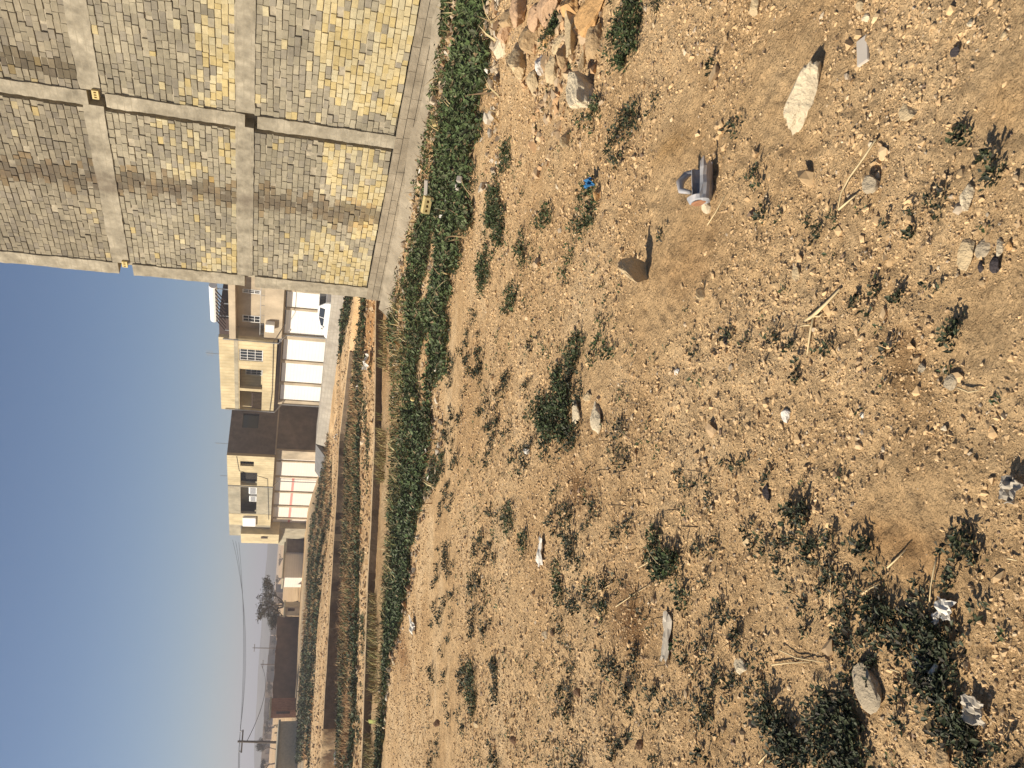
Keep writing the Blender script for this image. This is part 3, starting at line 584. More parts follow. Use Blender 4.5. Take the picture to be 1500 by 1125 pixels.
def raw(m, name, material, parent):           # build without recalculating normals (open shells)
    me = bpy.data.meshes.new(name); me.from_pydata(m.v, [], m.f)
    bm = bmesh.new(); bm.from_mesh(me); bmesh.ops.remove_doubles(bm, verts=bm.verts, dist=1e-5); bmesh.ops.recalc_face_normals(bm, faces=bm.faces); bm.to_mesh(me); bm.free()
    me.materials.append(material); o = bpy.data.objects.new(name, me); COL.objects.link(o); o.parent = parent; return o
# ------------------------------------------------------------------ near brick building
Cn = EYE.copy(); d_ = ray(568, 440); Cn = EYE+d_*((-.72-1.65)/d_[2])
BB = thing('brick_building', 'unfinished building of stained grey and yellow clay blocks with concrete beams', 'building', (Cn[0], Cn[1], 0), RZ)
LW = 15.2; CW = .40; BAY = 4.95
cols_x = [0, BAY, 2*BAY, 3*BAY-.1]
rows = [(-.13, 2.66), (3.02, 5.46), (5.84, 8.42)]
beams = [(2.66, 3.02), (5.46, 5.84), (8.42, 8.8)]
MB().box(.02, LW, .30, 9, -1.5, 8.78).build('core_wall', M['mortar'], BB)
def brick_panel(x0, x1, z0, z1, row, bay):
    m = MB(); nz = int(round((z1-z0)/.116)); dz = (z1-z0)/nz
    YL = [(.60, .49, .26), (.61, .51, .29), (.57, .45, .21), (.60, .52, .32)]; GL = [(.37, .325, .225), (.35, .305, .215), (.40, .35, .245), (.33, .29, .215), (.43, .375, .26)]
    for k in range(nz):
        za = z0+k*dz; x = x0-(rnd.uniform(0, .12) if k % 2 else rnd.uniform(.08, .2)); ph = rnd.uniform(0, 6)
        wob = lambda x: .010*math.sin(x*1.3+k*.2+bay)+.007*math.sin(x*4.1+ph)
        while x < x1:
            w = rnd.choice([.20, .20, .19, .21, .11, .17, .23])*rnd.uniform(.93, 1.07)
            a = max(x, x0)+.002; b = min(x+w, x1)-.002; x += w
            if b-a < .03: continue
            xm = (a+b)/2; zf = (za-z0)/(z1-z0)
            g = float(fbm(xm*.55+bay*7.3+row*13, za*.9, 101)); g2 = float(fbm(xm*1.7+bay*3, za*2.1, 103))
            edge_ = (.52 if row == 0 else .42)+(g-.47)*1.5+(g2-.47)*.55 if row < 2 else -.2
            if bay == 1 and row == 0: edge_ += .06
            yl = zf < edge_+rnd.uniform(-.07, .07)
            if yl and float(fbm(xm*1.1+31, za*1.6+bay, 107)) > .60: yl = False      # grey islands in the yellow
            if rnd.random() < .035: yl = not yl if row < 2 else rnd.random() < .6
            c = np.array(rnd.choice(YL))*rnd.uniform(.77, .88) if yl else np.array(rnd.choice(GL))*rnd.uniform(.76, .91)*(.74+.50*g2)
            if row == 2: c = c*np.array([.80, .785, .78])
            elif row == 1: c = c*(.97-.08*zf)
            sc = 3.05+.22*(float(fbm(za*1.1, 3, 111))-.47)*2; hw = .16+.16*float(vn(za*2.1, 7, 112)); sd_ = abs(xm-sc)
            if sd_ < hw and rnd.random() < .88: c = c*.25+np.array(rnd.choice([(.11, .092, .062), (.14, .115, .075), (.17, .125, .07)]))*.75
            elif sd_ < hw+.2 and rnd.random() < .45: c = c*np.array([.86, .74, .60])
            if row == 2 and abs(xm-BAY-.85) < .14+.1*float(vn(za*2, 5, 114)): c = c*np.array([.55, .52, .48])
            yo = rnd.uniform(0, .012)+(rnd.uniform(.008, .022) if rnd.random() < .16 else 0)-(rnd.uniform(.006, .014) if rnd.random() < .10 else 0); zo = wob(xm); h = dz-rnd.uniform(.005, .015)
            J = lambda: rnd.uniform(-.0035, .0035)
            tl = rnd.uniform(-.007, .007); i = len(m.v); e = .005
            f0 = .035+yo; f1 = f0+rnd.uniform(-.006, .006)
            A = (a+J(), za+zo+J()); B = (b+J(), za+zo+tl+J()); C_ = (b+J(), za+zo+h+tl+J()); D_2 = (a+J(), za+zo+h+J())
            m.v += [(A[0], .085, A[1]), (B[0], .085, B[1]), (C_[0], .085, C_[1]), (D_2[0], .085, D_2[1]), (A[0], f0+e, A[1]), (B[0], f1+e, B[1]), (C_[0], f1+e, C_[1]), (D_2[0], f0+e, D_2[1]),
                    (A[0]+e, f0, A[1]+e), (B[0]-e, f1, B[1]+e), (C_[0]-e, f1, C_[1]-e), (D_2[0]+e, f0, D_2[1]-e)]
            m.c += [tuple(c)]*12
            for q in range(4):
                r_ = (q+1) % 4
                m.f.append((i+q, i+r_, i+4+r_, i+4+q)); m.f.append((i+4+q, i+4+r_, i+8+r_, i+8+q))
            m.f.append((i+8, i+9, i+10, i+11))
    return m
for r_i, (z0, z1) in enumerate(rows):
    for b_i in range(3):
        brick_panel(cols_x[b_i]+CW, cols_x[b_i+1]-.02, z0, z1, r_i, b_i).build('brick_panel', M['brick'], BB)
        MB().box(cols_x[b_i]+CW, cols_x[b_i+1]-.02, .062, .29, z0, z1).build('mortar_bed', M['mortar'], BB)
# beams stop short of the columns and leave small open pockets at the junctions
def rough_bar(x0, x1, z0, z1, y0, along='x', seed=0):
    m = MB(); n = int(max(4, (x1-x0 if along == 'x' else z1-z0)/.12)); L0 = []
    for k in range(n+1):
        t = k/n; j = lambda s: .030*(float(fbm(k*.9+seed, s*3.3, 120))-.47)*2
        if along == 'x': x = x0+(x1-x0)*t; L0.append([(x, y0+j(1)*.6, z0+j(2)), (x, y0+j(3)*.6, z1+j(4)), (x, .29, z1+j(4)), (x, .29, z0+j(2))])
        else: z = z0+(z1-z0)*t; L0.append([(x0+j(2), y0+j(1)*.6, z), (x1+j(4), y0+j(3)*.6, z), (x1+j(4), .29, z), (x0+j(2), .29, z)])
    for k in range(n):
        for q in range(4): m.poly([L0[k][q], L0[k][(q+1) % 4], L0[k+1][(q+1) % 4], L0[k+1][q]])
    m.poly(L0[0]); m.poly(L0[-1][::-1]); return m
for k, (z0, z1) in enumerate(beams):
    for b_i in range(3):
        raw(rough_bar(cols_x[b_i]+CW+(.06 if b_i else 0), cols_x[b_i+1]+(.10 if b_i < 2 else 0), z0, z1, .022+.004*b_i, 'x', k*5+b_i), 'tie_beam', M['concrete'], BB)
segs = [(-.30, 2.60), (2.84, 5.40), (5.72, 8.78)]
for b_i, x in enumerate(cols_x):
    for k, (z0, z1) in enumerate(segs):
        raw(rough_bar(x+(.1 if b_i else 0), x+CW+(.03 if b_i else 0), z0, z1, .012, 'z', 40+b_i*3+k), 'column', M['concrete'], BB)
def hollow_block(parent, x, z, y, horiz=True):
    b = holed(x, x+.2, z, z+.12, y, y+.10, [(x+.025+.058*k, x+.06+.058*k, z+.035, z+.085) for k in range(3)])
    return raw(b, 'hollow_block', M['yellow_block'], parent)
hollow_block(BB, BAY+.30, 5.50, -.03); hollow_block(BB, .30, 5.50, -.02)
# base course below the crack, then the cement skirt flaring to the ground
m = MB(); z = -.62
for k in range(3):
    x = -.02
    while x < LW:
        w = rnd.uniform(.34, .62); i = rnd.uniform(0, .008)
        m.box(x+.004, min(x+w, LW)-.004, -.03+i, .10, z+k*.155+.006, z+k*.155+.15); x += w
m.build('base_course', M['cement'], BB)
m = MB(); n = 60; prof = []
for k in range(n+1):
    x = -.35+(LW+.35)*k/n; j = lambda s: (float(fbm(x*1.1, s*5.1, 130))-.5)
    prof.append([(x, -.028, -.50+.28*j(1)), (x, -.10+.05*j(2), -.60+.2*j(1)), (x, -.30+.2*j(3), -.78), (x, -.36+.2*j(3), -1.6), (x, .3, -1.6), (x, .3, -.50+.28*j(1))])
for k in range(n):
    for q in range(5): m.poly([prof[k][q], prof[k][q+1], prof[k+1][q+1], prof[k+1][q]])
m.poly(prof[0]); m.poly(prof[-1])
raw(m, 'cement_skirt', M['cement'], BB)
# ------------------------------------------------------------------ shop building with five white shutters
_d = ray(486, 428); P1 = EYE+_d*(58/_d[1]); P1 = np.array([P1[0], P1[1], 0.0])
B1 = thing('shop_building', 'two storey shop block with five white steel shutters and a yellow clad upper floor', 'building', P1, RZ)
ZB = -2.4; DY = .35
xe = fp(440, 606, P1, -.45)[0]; xs = fp(440, 503, P1, -.45)[0]; XR1 = 9.0
zt = fp(412, 500, P1, -.25)[1]; zdoor = fp(416, 500, P1, DY)[1]
drs = [(429, 453), (456, 492), (499, 530), (533.5, 562), (565.5, 588)]
holes = []
for a, b in drs:
    xa, xb = fp(450, b, P1, DY)[0], fp(450, a, P1, DY)[0]; holes.append((xa, xb, ZB+.4, zt-.10))
holes.insert(0, (holes[0][1]+.25, holes[0][1]+3.0, ZB+.4, zt-.10))
raw(holed(xe, XR1, ZB, zt-.02, DY-.03, DY+.22, holes), 'ground_floor_wall', M['buff'], B1)
for k, h in enumerate(holes):
    dr = MB().box(h[0]-.02, h[1]+.02, DY+.06, DY+.12, ZB+.4, zdoor+.02).build('shutter', M['white'], B1)
    MB().box(h[0], h[1], DY+.03, DY+.10, zdoor+.025, zt-.101).build('recess_shade', M['darkmetal'], dr)  # dark strip standing in for the shaded recess above each shutter
zp, zr, zr2 = fp(387, 480, P1, -.25)[1], fp(345, 480, P1, -.5)[1], fp(335.5, 480, P1, -.5)[1]
MB().box(xe, XR1, DY+.25, 10, ZB, zt-.03).build('core_wall', M['buff'], B1)
MB().box(xs, XR1, -.25, 0, zt, zp).build('balcony_parapet', M['buff'], B1)
MB().box(xs, XR1, .003, 10, zt-.025, zt+.1).build('floor_slab', M['greyr'], B1)
MB().box(xs-.05, XR1+.2, -.5, 10.2, zr, zr2).build('roof_slab', M['buff'], B1)
wi = [(fp(370, b, P1, 1.5)[0], fp(370, a, P1, 1.5)[0], fp(380, a, P1, 1.5)[1], fp(356, a, P1, 1.5)[1]) for a, b in ((463, 474), (424, 430))]
xd = fp(440, 486, P1, .6)[0]
wi = [(fp(370, b, P1, .6)[0], fp(370, a, P1, .6)[0], fp(382, a, P1, .6)[1], fp(355, a, P1, .6)[1]) for a, b in ((462, 472), (424, 430))]
raw(holed(xd, XR1, zt+.11, zr-.01, .6, .85, wi), 'balcony_wall', M['buff'], B1)
MB().box(xs, xd-.003, 2.2, 2.4, zt+.11, zr-.01).build('balcony_wall', M['brownwall'], B1)  # shadow beside the yellow upper floor painted as a dark brown wall
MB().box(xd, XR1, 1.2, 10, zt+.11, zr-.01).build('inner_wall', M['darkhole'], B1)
def window(parent, x0, x1, z0, z1, y, bars=4, rails=3):
    f = MB(); t = .06
    f.box(x0, x1, y-.02, y+.05, z0, z0+t); f.box(x0, x1, y-.02, y+.05, z1-t, z1); f.box(x0, x0+t, y-.019, y+.049, z0+t, z1-t); f.box(x1-t, x1, y-.019, y+.049, z0+t, z1-t)
    for k in range(1, bars): xx = x0+(x1-x0)*k/bars; f.box(xx-.02, xx+.02, y-.01, y+.03, z0+t, z1-t)
    for k in range(1, rails): zz = z0+(z1-z0)*k/rails; f.box(x0+t, x1-t, y-.03, y-.011, zz-.02, zz+.02)
    w = f.build('window', M['grille'], parent)
    MB().box(x0+.01, x1-.01, y+.052, y+.07, z0+.01, z1-.01).build('pane', M['glass'], w)
for h in wi: window(B1, h[0]+.01, h[1]-.01, h[2]+.01, h[3]-.01, .60, 2, 3)
ztop, zs0, zs1, zyb = fp(321, 520, P1, -.45)[1], fp(349, 520, P1, -.45)[1], fp(343, 520, P1, -.45)[1], fp(405, 520, P1, -.45)[1]
zl0, zl1 = fp(383, 600, P1, -.45)[1], fp(351, 600, P1, -.45)[1]
wx = lambda a, b: (fp(365, b, P1, -.45)[0], fp(365, a, P1, -.45)[0])
w1, lg = wx(512, 529), wx(541, 601)
raw(holed(xe, xs-.02, zyb, zs0, -.45, -.2, [(*w1, zl0, zl1), (*lg, zl0, zl1)]), 'upper_wall', M['yclad'], B1)
MB().box(xe-.01, xs-.01, -.47, 2, zs0+.003, zs1).build('slab_edge', M['greyr'], B1)
MB().box(xe, xs-.02, -.45, -.2, zs1+.003, ztop).build('roof_parapet', M['yclad'], B1)
MB().box(xe, xe+.2, -.195, 9, zs1+.003, ztop).build('side_parapet', M['yclad'], B1)
raw(holed(xe, xe+.25, zyb, zs0, -.195, 10, []), 'side_wall', M['yclad'], B1)
MB().box(xs-.25, xs-.022, -.195, 10, zyb, zs0).build('side_wall', M['buff'], B1)
MB().box(xe+.26, xs-.26, -.195, 9, zyb, zyb+.15).build('floor_slab', M['greyr'], B1)
MB().box(xe+.26, xs-.26, 1.3, 9, zyb+.16, zs0-.01).build('inner_wall', M['yclad'], B1)
window(B1, w1[0]+.02, w1[1]-.02, zl0+.02, zl1-.02, -.38, 4, 3)
window(B1, lg[1]-1.6, lg[1]-.4, zl0+.1, zl1-.3, 1.22, 3, 3); window(B1, lg[0]+2.6, lg[0]+4.1, zl0+.1, zl1-.3, 1.22, 4, 3)
MB().box((lg[0]+lg[1])/2-.1, (lg[0]+lg[1])/2+.25, -.44, -.21, zl0+.003, zl1-.003).build('loggia_post', M['yclad'], B1)
f = MB()
for k in range(12): f.box(lg[0]+.15+.2*k, lg[0]+.19+.2*k, -.33, -.29, zl0, zl0+.7)
f.box(lg[0]+.1, lg[0]+2.5, -.34, -.28, zl0+.7, zl0+.76); f.build('railing', M['darkmetal'], B1)
# pipes, meters and a sign-free cable run on the front
for x_ in (xs-.12, xe+.12): MB().tube([(x_, -.52, ztop-.3), (x_, -.52, zyb-.1), (x_, -.1, zyb-.35), (x_, DY-.1, zyb-.6), (x_, DY-.1, ZB)], .05, 6).build('drain_pipe', M['steel'], B1)
MB().tube([(XR1, -.30, zt-.12), (xs+2, -.31, zt-.2), (xs, -.5, zyb+.25), (xe+3, -.51, zyb+.18), (xe, -.5, zyb+.3)], .02, 5).build('cable_run', M['wire'], B1)
MB().box(xs+1.2, xs+2.1, -.62, -.252, zt+.5, zt+1.1).build('air_cooler', M['whitep'], B1, bevel=.03)
f = MB()
for k in range(14): x_ = xs+.3+k*(XR1-xs-.4)/13; f.tube([(x_, -.12, zp), (x_, -.12, zp+.28)], .018, 4)
f.tube([(xs+.1, -.12, zp+.28), (XR1, -.12, zp+.28)], .022, 5); f.build('railing', M['steel'], B1)
MB().tube([(xe+4, 2, zs1), (xe+4, 2, ztop+1.3)], .03, 5).build('antenna_mast', M['steel'], B1)
f = MB()
for k in range(5): f.tube([(xe+3.6, 2, ztop+.8+.1*k), (xe+4.4, 2, ztop+.8+.1*k)], .012, 4)
f.build('antenna', M['steel'], B1)
# on the roof
xa, xb = fp(325, 500, P1, 3)[0], fp(325, 466, P1, 3)[0]
MB().box(xa, xb, 3, 7, zr2+.003, fp(321, 480, P1, 3)[1]).build('stair_hut', M['darkmetal'], B1)
xa, xb = fp(315, 466, P1, 1)[0], fp(315, 416, P1, 1)[0]; zh = fp(311, 440, P1, 1)[1]
HT = thing('solar_heater', 'white solar water heater panel on legs on the flat roof', 'water heater', P1, RZ)
m = MB(); m.tube([(xa, .9, zh-.1), (xb, .9, zh-.1)], .27, 12); m.build('water_tank', M['whitep'], HT, smooth=False)
m = MB()
for k in range(9): x_ = xa+.2+(xb-xa-.4)*k/8; m.tube([(x_, .7, zh-.25), (x_, -.2, zr2+.25)], .04, 6)
m.build('tube_panel', M['darkmetal'], HT)
for x_ in (xa+.4, xb-.4):
    MB().tube([(x_, .95, zh-.3), (x_, .95, zr2)], .04, 5).build('leg', M['steel'], HT); MB().tube([(x_, -.25, zr2+.3), (x_, -.25, zr2)], .04, 5).build('leg', M['steel'], HT)
# ------------------------------------------------------------------ second block
_x, _z = fp(462, 667, P1, 0); P2 = P1+XR*_x
B2 = thing('corner_building', 'two storey block with pale shutters crossed by a red stripe and a rounded yellow end', 'building', P2, RZ)
x2 = fp(447, 786, P2, 0)[0]
zt2, zd2 = fp(401, 690, P2, -.4)[1], fp(404, 690, P2, .3)[1]
drs = [(658.5, 676), (677.5, 699), (700.5, 721), (722.5, 741.5), (743.5, 759.5), (761, 772.5)]
holes = [(fp(425, b, P2, .3)[0], fp(425, a, P2, .3)[0], ZB+.2, zd2) for a, b in drs]
holes = [(a, min(b, -1.55), c, d) for a, b, c, d in holes]
raw(holed(x2+1.5, 0, ZB, zt2-.02, .3, .5, holes), 'ground_floor_wall', M['buff'], B2)
zr_ = [fp(431.5, 701, P2, .25)[1], fp(428, 701, P2, .25)[1]]
for k, h in enumerate(holes):
    dr = MB().box(h[0]-.02, h[1]+.02, .42, .47, ZB+.2, zd2+.02).build('shutter', M['cream'], B2)
    if k > 1: MB().box(h[0]+.02, h[1]-.02, .405, .418, zr_[0], zr_[1]).build('red_stripe', M['red'], dr)
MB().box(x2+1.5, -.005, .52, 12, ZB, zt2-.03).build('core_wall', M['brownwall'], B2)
zu0, zu1 = fp(377, 690, P2, -.4)[1], fp(352, 690, P2, -.4)[1]; ztp = fp(333, 690, P2, -.4)[1]
zd = fp(372, 674, P2, -.4)[1]
xx = lambda px: fp(365, px, P2, -.4)[0]
raw(holed(xx(713), 0, zt2, ztp, -.4, -.15, [(xx(683), xx(676), zd, zu1), (xx(711), xx(692), zu0, zu1)]), 'upper_wall', M['yclad'], B2)
raw(holed(xx(753), xx(713)-.01, zt2, ztp, -.38, -.15, [(xx(752.5), xx(714), zu0, zu1)]), 'grey_upper_wall', M['greyr'], B2)
MB().box(xx(769), xx(753)-.01, -.4, -.15, zt2, ztp).build('upper_wall', M['yclad'], B2)
raw(holed(xx(785), xx(769)-.01, zt2, ztp, -.38, -.15, [(xx(784.5), xx(771), zu0, zu1)]), 'grey_upper_wall', M['greyr'], B2)
MB().box(xx(785), -.03, -.145, 12, zt2, zt2+.15).build('floor_slab', M['greyr'], B2)
MB().box(xx(785), -.30, -.145, 12, zu1+.05, zu1+.25).build('roof_slab', M['greyr'], B2)
MB().box(xx(785), -.30, 1.1, 12, zt2+.16, zu1+.045).build('inner_wall', M['greyr'], B2)
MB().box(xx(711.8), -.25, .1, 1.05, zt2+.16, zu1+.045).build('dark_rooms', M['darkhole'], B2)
# its shaded right-hand side, with a window
raw(holed(0, .001, 0, .001, 0, .001, []), 'drip_edge', M['darkmetal'], B2)
bm_ = MB()
sw = [(2.4, 3.9, zu0+.2, zu1+.1)]
def side_holed(y0, y1, z0, z1, x0, x1, holes):
    m = holed(y0, y1, z0, z1, -x1, -x0, holes); m.v = [(-b, a, c) for a, b, c in m.v]; return m
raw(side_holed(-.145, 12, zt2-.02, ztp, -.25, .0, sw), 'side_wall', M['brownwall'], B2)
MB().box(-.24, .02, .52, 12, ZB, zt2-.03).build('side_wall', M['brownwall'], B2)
MB().box(-.24, -.2, 2.4, 3.9, sw[0][2], sw[0][3]).build('window', M['glass'], B2)
MB().box(-.005, .05, -.1, 12, zt2-.1, zt2+.02).build('belt_course', M['buff'], B2)
def ac(parent, x0, x1, z0, z1, y):
    a = MB().box(x0, x1, y, y+.4, z0, z1).build('air_cooler', M['whitep'], parent, bevel=.03)
    MB().box(x0+.1, x1-.1, y-.012, y-.001, z0+.12, z1-.12).build('grille', M['steel'], a)
z_a = zu0
ac(B2, xx(728), xx(718), zu0, zu0+.85*(zu1-zu0)*.6, -.1); ac(B2, xx(739), xx(731), zu0, zu0+.8*(zu1-zu0)*.6, -.1)
MB().box(xx(768.5), xx(756), -.62, -.402, zu0, zu1-.2).build('air_cooler', M['whitep'], B2, bevel=.03)
for x_, h_ in ((xx(700), 1.4), (xx(745), 1.1)):
    MB().tube([(x_, 3, ztp-.6), (x_, 3, ztp+h_)], .03, 5).build('antenna_mast', M['steel'], B2)
MB().tube([(xx(711.9), -.44, ztp), (xx(711.9), -.44, zt2), (xx(711.9), .22, zt2-.4), (xx(711.9), .22, ZB)], .05, 6).build('drain_pipe', M['steel'], B2)
MB().tube([(-.1, -.43, zu1+.3), (xx(690), -.42, zu1+.1), (xx(700), -.42, zt2+.5), (xx(760), -.44, zt2+.2)], .018, 5).build('cable_run', M['wire'], B2)
# rounded end block
xq = xx(774); xq2 = xx(800); zc0, zc1 = fp(409, 780, P2, -.8)[1], fp(353, 780, P2, -.8)[1]
pts = []
r_ = abs(xq2-xq)
for k in range(10):
    w = math.pi/2*k/9; pts.append((xq-r_*math.sin(w)*1.0, -1.0+1.4-1.4*math.cos(w), zc0))
pts += [(xq2, 6, zc0), (xq, 6, zc0)]
MB().prism(pts, (0, 0, zc1-zc0)).build('rounded_end', M['yclad'], B2)
f = MB()
for k in range(7): x_ = xq-.6-.28*k; f.box(x_-.05, x_+.05, -1.08+.06*k, -1.02+.3*k*k*.12, zc0+1.1, zc0+1.75)
f.build('grille_window', M['darkmetal'], B2)
MB().box(xq2+.2, xq, -.3, 6, ZB, zc0-.01).build('ground_floor_wall', M['greyr'], B2)
# ------------------------------------------------------------------ low grey block wall and slab before the shops
wp = [(484, 455), (478, 503), (472.5, 560), (468, 606), (464, 640), (462.5, 650)]
def at_dist(px, py, y): d = ray(px, py); return EYE+d*(y/d[1])
WT = [P1+XR*fp(a, b, P1, -2.2)[0]+YI*-2.2+np.array([0, 0, fp(a, b, P1, -2.2)[1]]) for a, b in wp]
WT.insert(0, WT[0]+XR*6+np.array([0, 0, .3]))
lw = thing('block_wall', 'low pale grey block wall with a broken foot in front of the white shutters', 'wall')
m = MB(); nrm = -YI
lo = []
for k, p in enumerate(WT): lo.append(np.array([p[0], p[1], -2.4])+nrm*.55)
ins = YI*1.9
for k in range(len(WT)-1):
    a, b, c, d = WT[k], WT[k+1], lo[k+1], lo[k]
    m.poly([a, b, c, d]); m.poly([a, a+ins, b+ins, b]); m.poly([a+ins, np.array([*(a+ins)[:2], -2.4]), np.array([*(b+ins)[:2], -2.4]), b+ins])
raw(m, 'coping', M['greyblock'], lw)
m = MB()
for k in range(70):                # courses of blocks showing on the sloping face
    pass
a = WT[-1]; b = P1+XR*fp(460, 690, P1, -2.2)[0]+YI*-2.2; b[2] = fp(461, 690, P1, -2.2)[1]
ds = thing('slab_ramp', 'dark grey slab ramp at the foot of the shaded side wall', 'ramp')
c = b+nrm*1.6; c[2] -= 1.1; d = a+nrm*1.6; d[2] -= 1.1
m = MB().prism([a-XR*.05, b, c, d-XR*.05], (0, 0, -.35)); m.build('ramp_slab', M['greyblock2'], ds)
# ------------------------------------------------------------------ parked car
def car():
    p = P1+YI*-1.2; xm, _ = fp(470, 456, P1, -1.2); zc = fp(465.5, 450, P1, -1.2)[1]
    o = p+XR*xm; z0 = zc-1.42
    t = thing('parked_car', 'small white hatchback parked before the white shutters', 'car', (o[0], o[1], z0), RZ)
    # profile along x (front to the left: -x)
    side = [(-1.95, .35), (-1.98, .62), (-1.85, .80), (-.95, .93), (1.85, .96), (1.95, .80), (1.95, .38), (1.55, .28), (-1.6, .28)]
    m = MB(); m.prism([(x, -.80, z) for x, z in side], (0, 1.6, 0)); m.build('body', M['carpaint'], t, bevel=.05)
    cab = [(-.98, .93, .74), (-.30, 1.38, .60), (.10, 1.42, .58), (1.25, 1.38, .58), (1.80, .95, .72)]
    m = MB(); n = len(cab)
    for s in (0,):
        L = [(x, -w, z) for x, z, w in cab]; Rr = [(x, w, z) for x, z, w in cab]
        m.poly(L); m.poly(Rr[::-1])
        for k in range(n-1): m.poly([L[k], L[k+1], Rr[k+1], Rr[k]])
        m.poly([L[-1], L[0], Rr[0], Rr[-1]])
    m.build('cabin', M['carpaint'], t)
    # glass set just proud of the cabin faces
    def sidewin(x0, x1, sgn):
        def yz(x, z): f_ = (z-.93)/.48; return sgn*(.735-.145*f_+.012)
        zt_ = lambda x: min(1.33, .93+max(x+.98, 0)*.62, .95+max(1.80-x, 0)*.75)-.02
        q = [(x0, yz(x0, .98), .98), (x1, yz(x1, .98), .98), (x1, yz(x1, zt_(x1)), zt_(x1)), (x0, yz(x0, zt_(x0)), zt_(x0))]
        if zt_(x0) < 1.0: q = q[:3]
        return MB().prism(q, (0, sgn*.006, 0))
    for sgn in (-1, 1):
        sidewin(-.62, .18, sgn).build('side_window', M['glass'], t); sidewin(.27, 1.2, sgn).build('side_window', M['glass'], t)
        MB().box(-.85, -.70, sgn*.80, sgn*.93, .98, 1.1).build('mirror', M['carpaint'], t, bevel=.02)
    ws = [(-.93, -.66, .965), (-.93, .66, .965), (-.36, .55, 1.345), (-.36, -.55, 1.345)]; MB().prism(ws, (-.012, 0, .012)).build('windscreen', M['bglass'], t)
    ws = [(1.76, -.64, .985), (1.76, .64, .985), (1.30, .53, 1.345), (1.30, -.53, 1.345)]; MB().prism(ws, (.012, 0, .012)).build('rear_window', M['glass'], t)
    for x in (-1.25, 1.22):
        for sgn in (-1, 1):
            w = MB().tube([(x, sgn*.66, .29), (x, sgn*.83, .29)], .29, 18).build('wheel', M['rubber'], t)
            MB().tube([(x, sgn*.80, .29), (x, sgn*.84, .29)], .17, 12).build('rim', M['steel'], w)
    for sgn in (-1, 1): MB().box(-2.0, -1.93, sgn*.5-.16, sgn*.5+.16, .60, .74).build('headlight', M['bglass'], t, bevel=.01)
car()
# ------------------------------------------------------------------ far left group
def slabwall(name, label, cat, pa, pb, y0, y1, ztop_px, thick, m_, extra=None):
    """free-standing wall between two photo columns, at its own distances"""
    a = at_dist(*pa, y0); b = at_dist(*pb, y1)
    L = np.linalg.norm((b-a)[:2]); rz = math.atan2(b[1]-a[1], b[0]-a[0])
    t = thing(name, label, cat, (a[0], a[1], 0), rz)
    return t, L, a, b
# long mud wall
a = at_dist(407, 903, 92); b = at_dist(398, 1040, 84)
rz = math.atan2((a-b)[1], (a-b)[0]); L = float(np.linalg.norm((a-b)[:2]))
mw = thing('mud_wall', 'long low dark brown mud wall behind the track', 'wall', (b[0], b[1], 0), rz)
m = MB(); n = 40; tp = [float(b[2]+(a[2]-b[2])*k/n+.25*(fbm(k*.35, 1, 140)-.5)) for k in range(n+1)]
for k in range(n):
    x0, x1 = L*k/n, L*(k+1)/n
    m.poly([(x0, 0, -4), (x1, 0, -4), (x1, 0, tp[k+1]), (x0, 0, tp[k])]); m.poly([(x0, 0, tp[k]), (x1, 0, tp[k+1]), (x1, .5, tp[k+1]), (x0, .5, tp[k])]); m.poly([(x0, .5, tp[k]), (x1, .5, tp[k+1]), (x1, .5, -4), (x0, .5, -4)])
m.poly([(0, 0, -4), (0, 0, tp[0]), (0, .5, tp[0]), (0, .5, -4)]); m.poly([(L, 0, -4), (L, .5, -4), (L, .5, tp[-1]), (L, 0, tp[-1])])
raw(m, 'wall_body', M['mud'], mw)
def hut(name, label, cat, px0, px1, pyl, pyr, y, m_, depth=4, lit=False, zlow=-4.0):
    a = at_dist(px0, pyl, y); b = at_dist(px0, pyr, y); zt_ = (a[2]+b[2])/2
    w = b[0]-a[0]; t = thing(name, label, cat, (a[0], a[1], 0), RZ if lit else 0)
    if lit: w = w/.72
    wl = MB().box(0, w, 0, depth, zlow, zt_).build('wall', m_, t)
    MB().box(-.12, w+.12, -.15, depth+.12, zt_+.003, zt_+.16).build('roof', M['greyr'] if m_ is not M['darkmetal'] else M['darkmetal'], t)
    zf = at_dist(px1, pyl, y)[2]
    if not lit: MB().box(w*.55, w*.85, -.05, -.003, zf, zf+(zt_-zf)*.72).build('door', M['darkmetal'], t)
    return t
hut('garage', 'dark brown shed against the end of the shuttered block', 'shed', 421, 447, 809, 776, 92, M['brownwall'])
hut('garage', 'low dark shed with a pale top rail beside the cream hut', 'shed', 419, 444, 830, 810, 93, M['darkmetal'])
hut('small_hut', 'small square cream hut between the dark shed and the bare tree', 'hut', 415, 441, 860, 832, 93, M['cream'], 4, True)
hut('small_hut', 'little tan hut at the near end of the long mud wall', 'hut', 418, 431, 902, 889, 90, M['buff'], 2)
hut('ruined_hut', 'low tan ruin with openings beside the utility pole', 'ruin', 406, 428, 1150, 1090, 72, M['pale_post'], 4, True)
hut('house', 'red brown brick ruin at the far end of the mud wall', 'ruin', 397, 424, 1052, 1041, 80, M['redbrick'], 3)
for k, (y0, x0, x1, ln) in enumerate([(1062, 401, 422, 1), (1067, 404, 422, -2), (1072, 402, 422, 2), (1078, 405, 422, -1)]):
    p = at_dist(x1+3, y0, 78); q = at_dist(x0, y0+ln, 78)
    tag(MB().tube([p, (p+q)/2+np.array([.05, 0, 0]), q], .07, 6).build('leaning_post', M['pale_post']), 'pale leaning post beside the brick ruin', 'post', 'leaning posts by the brick ruin')
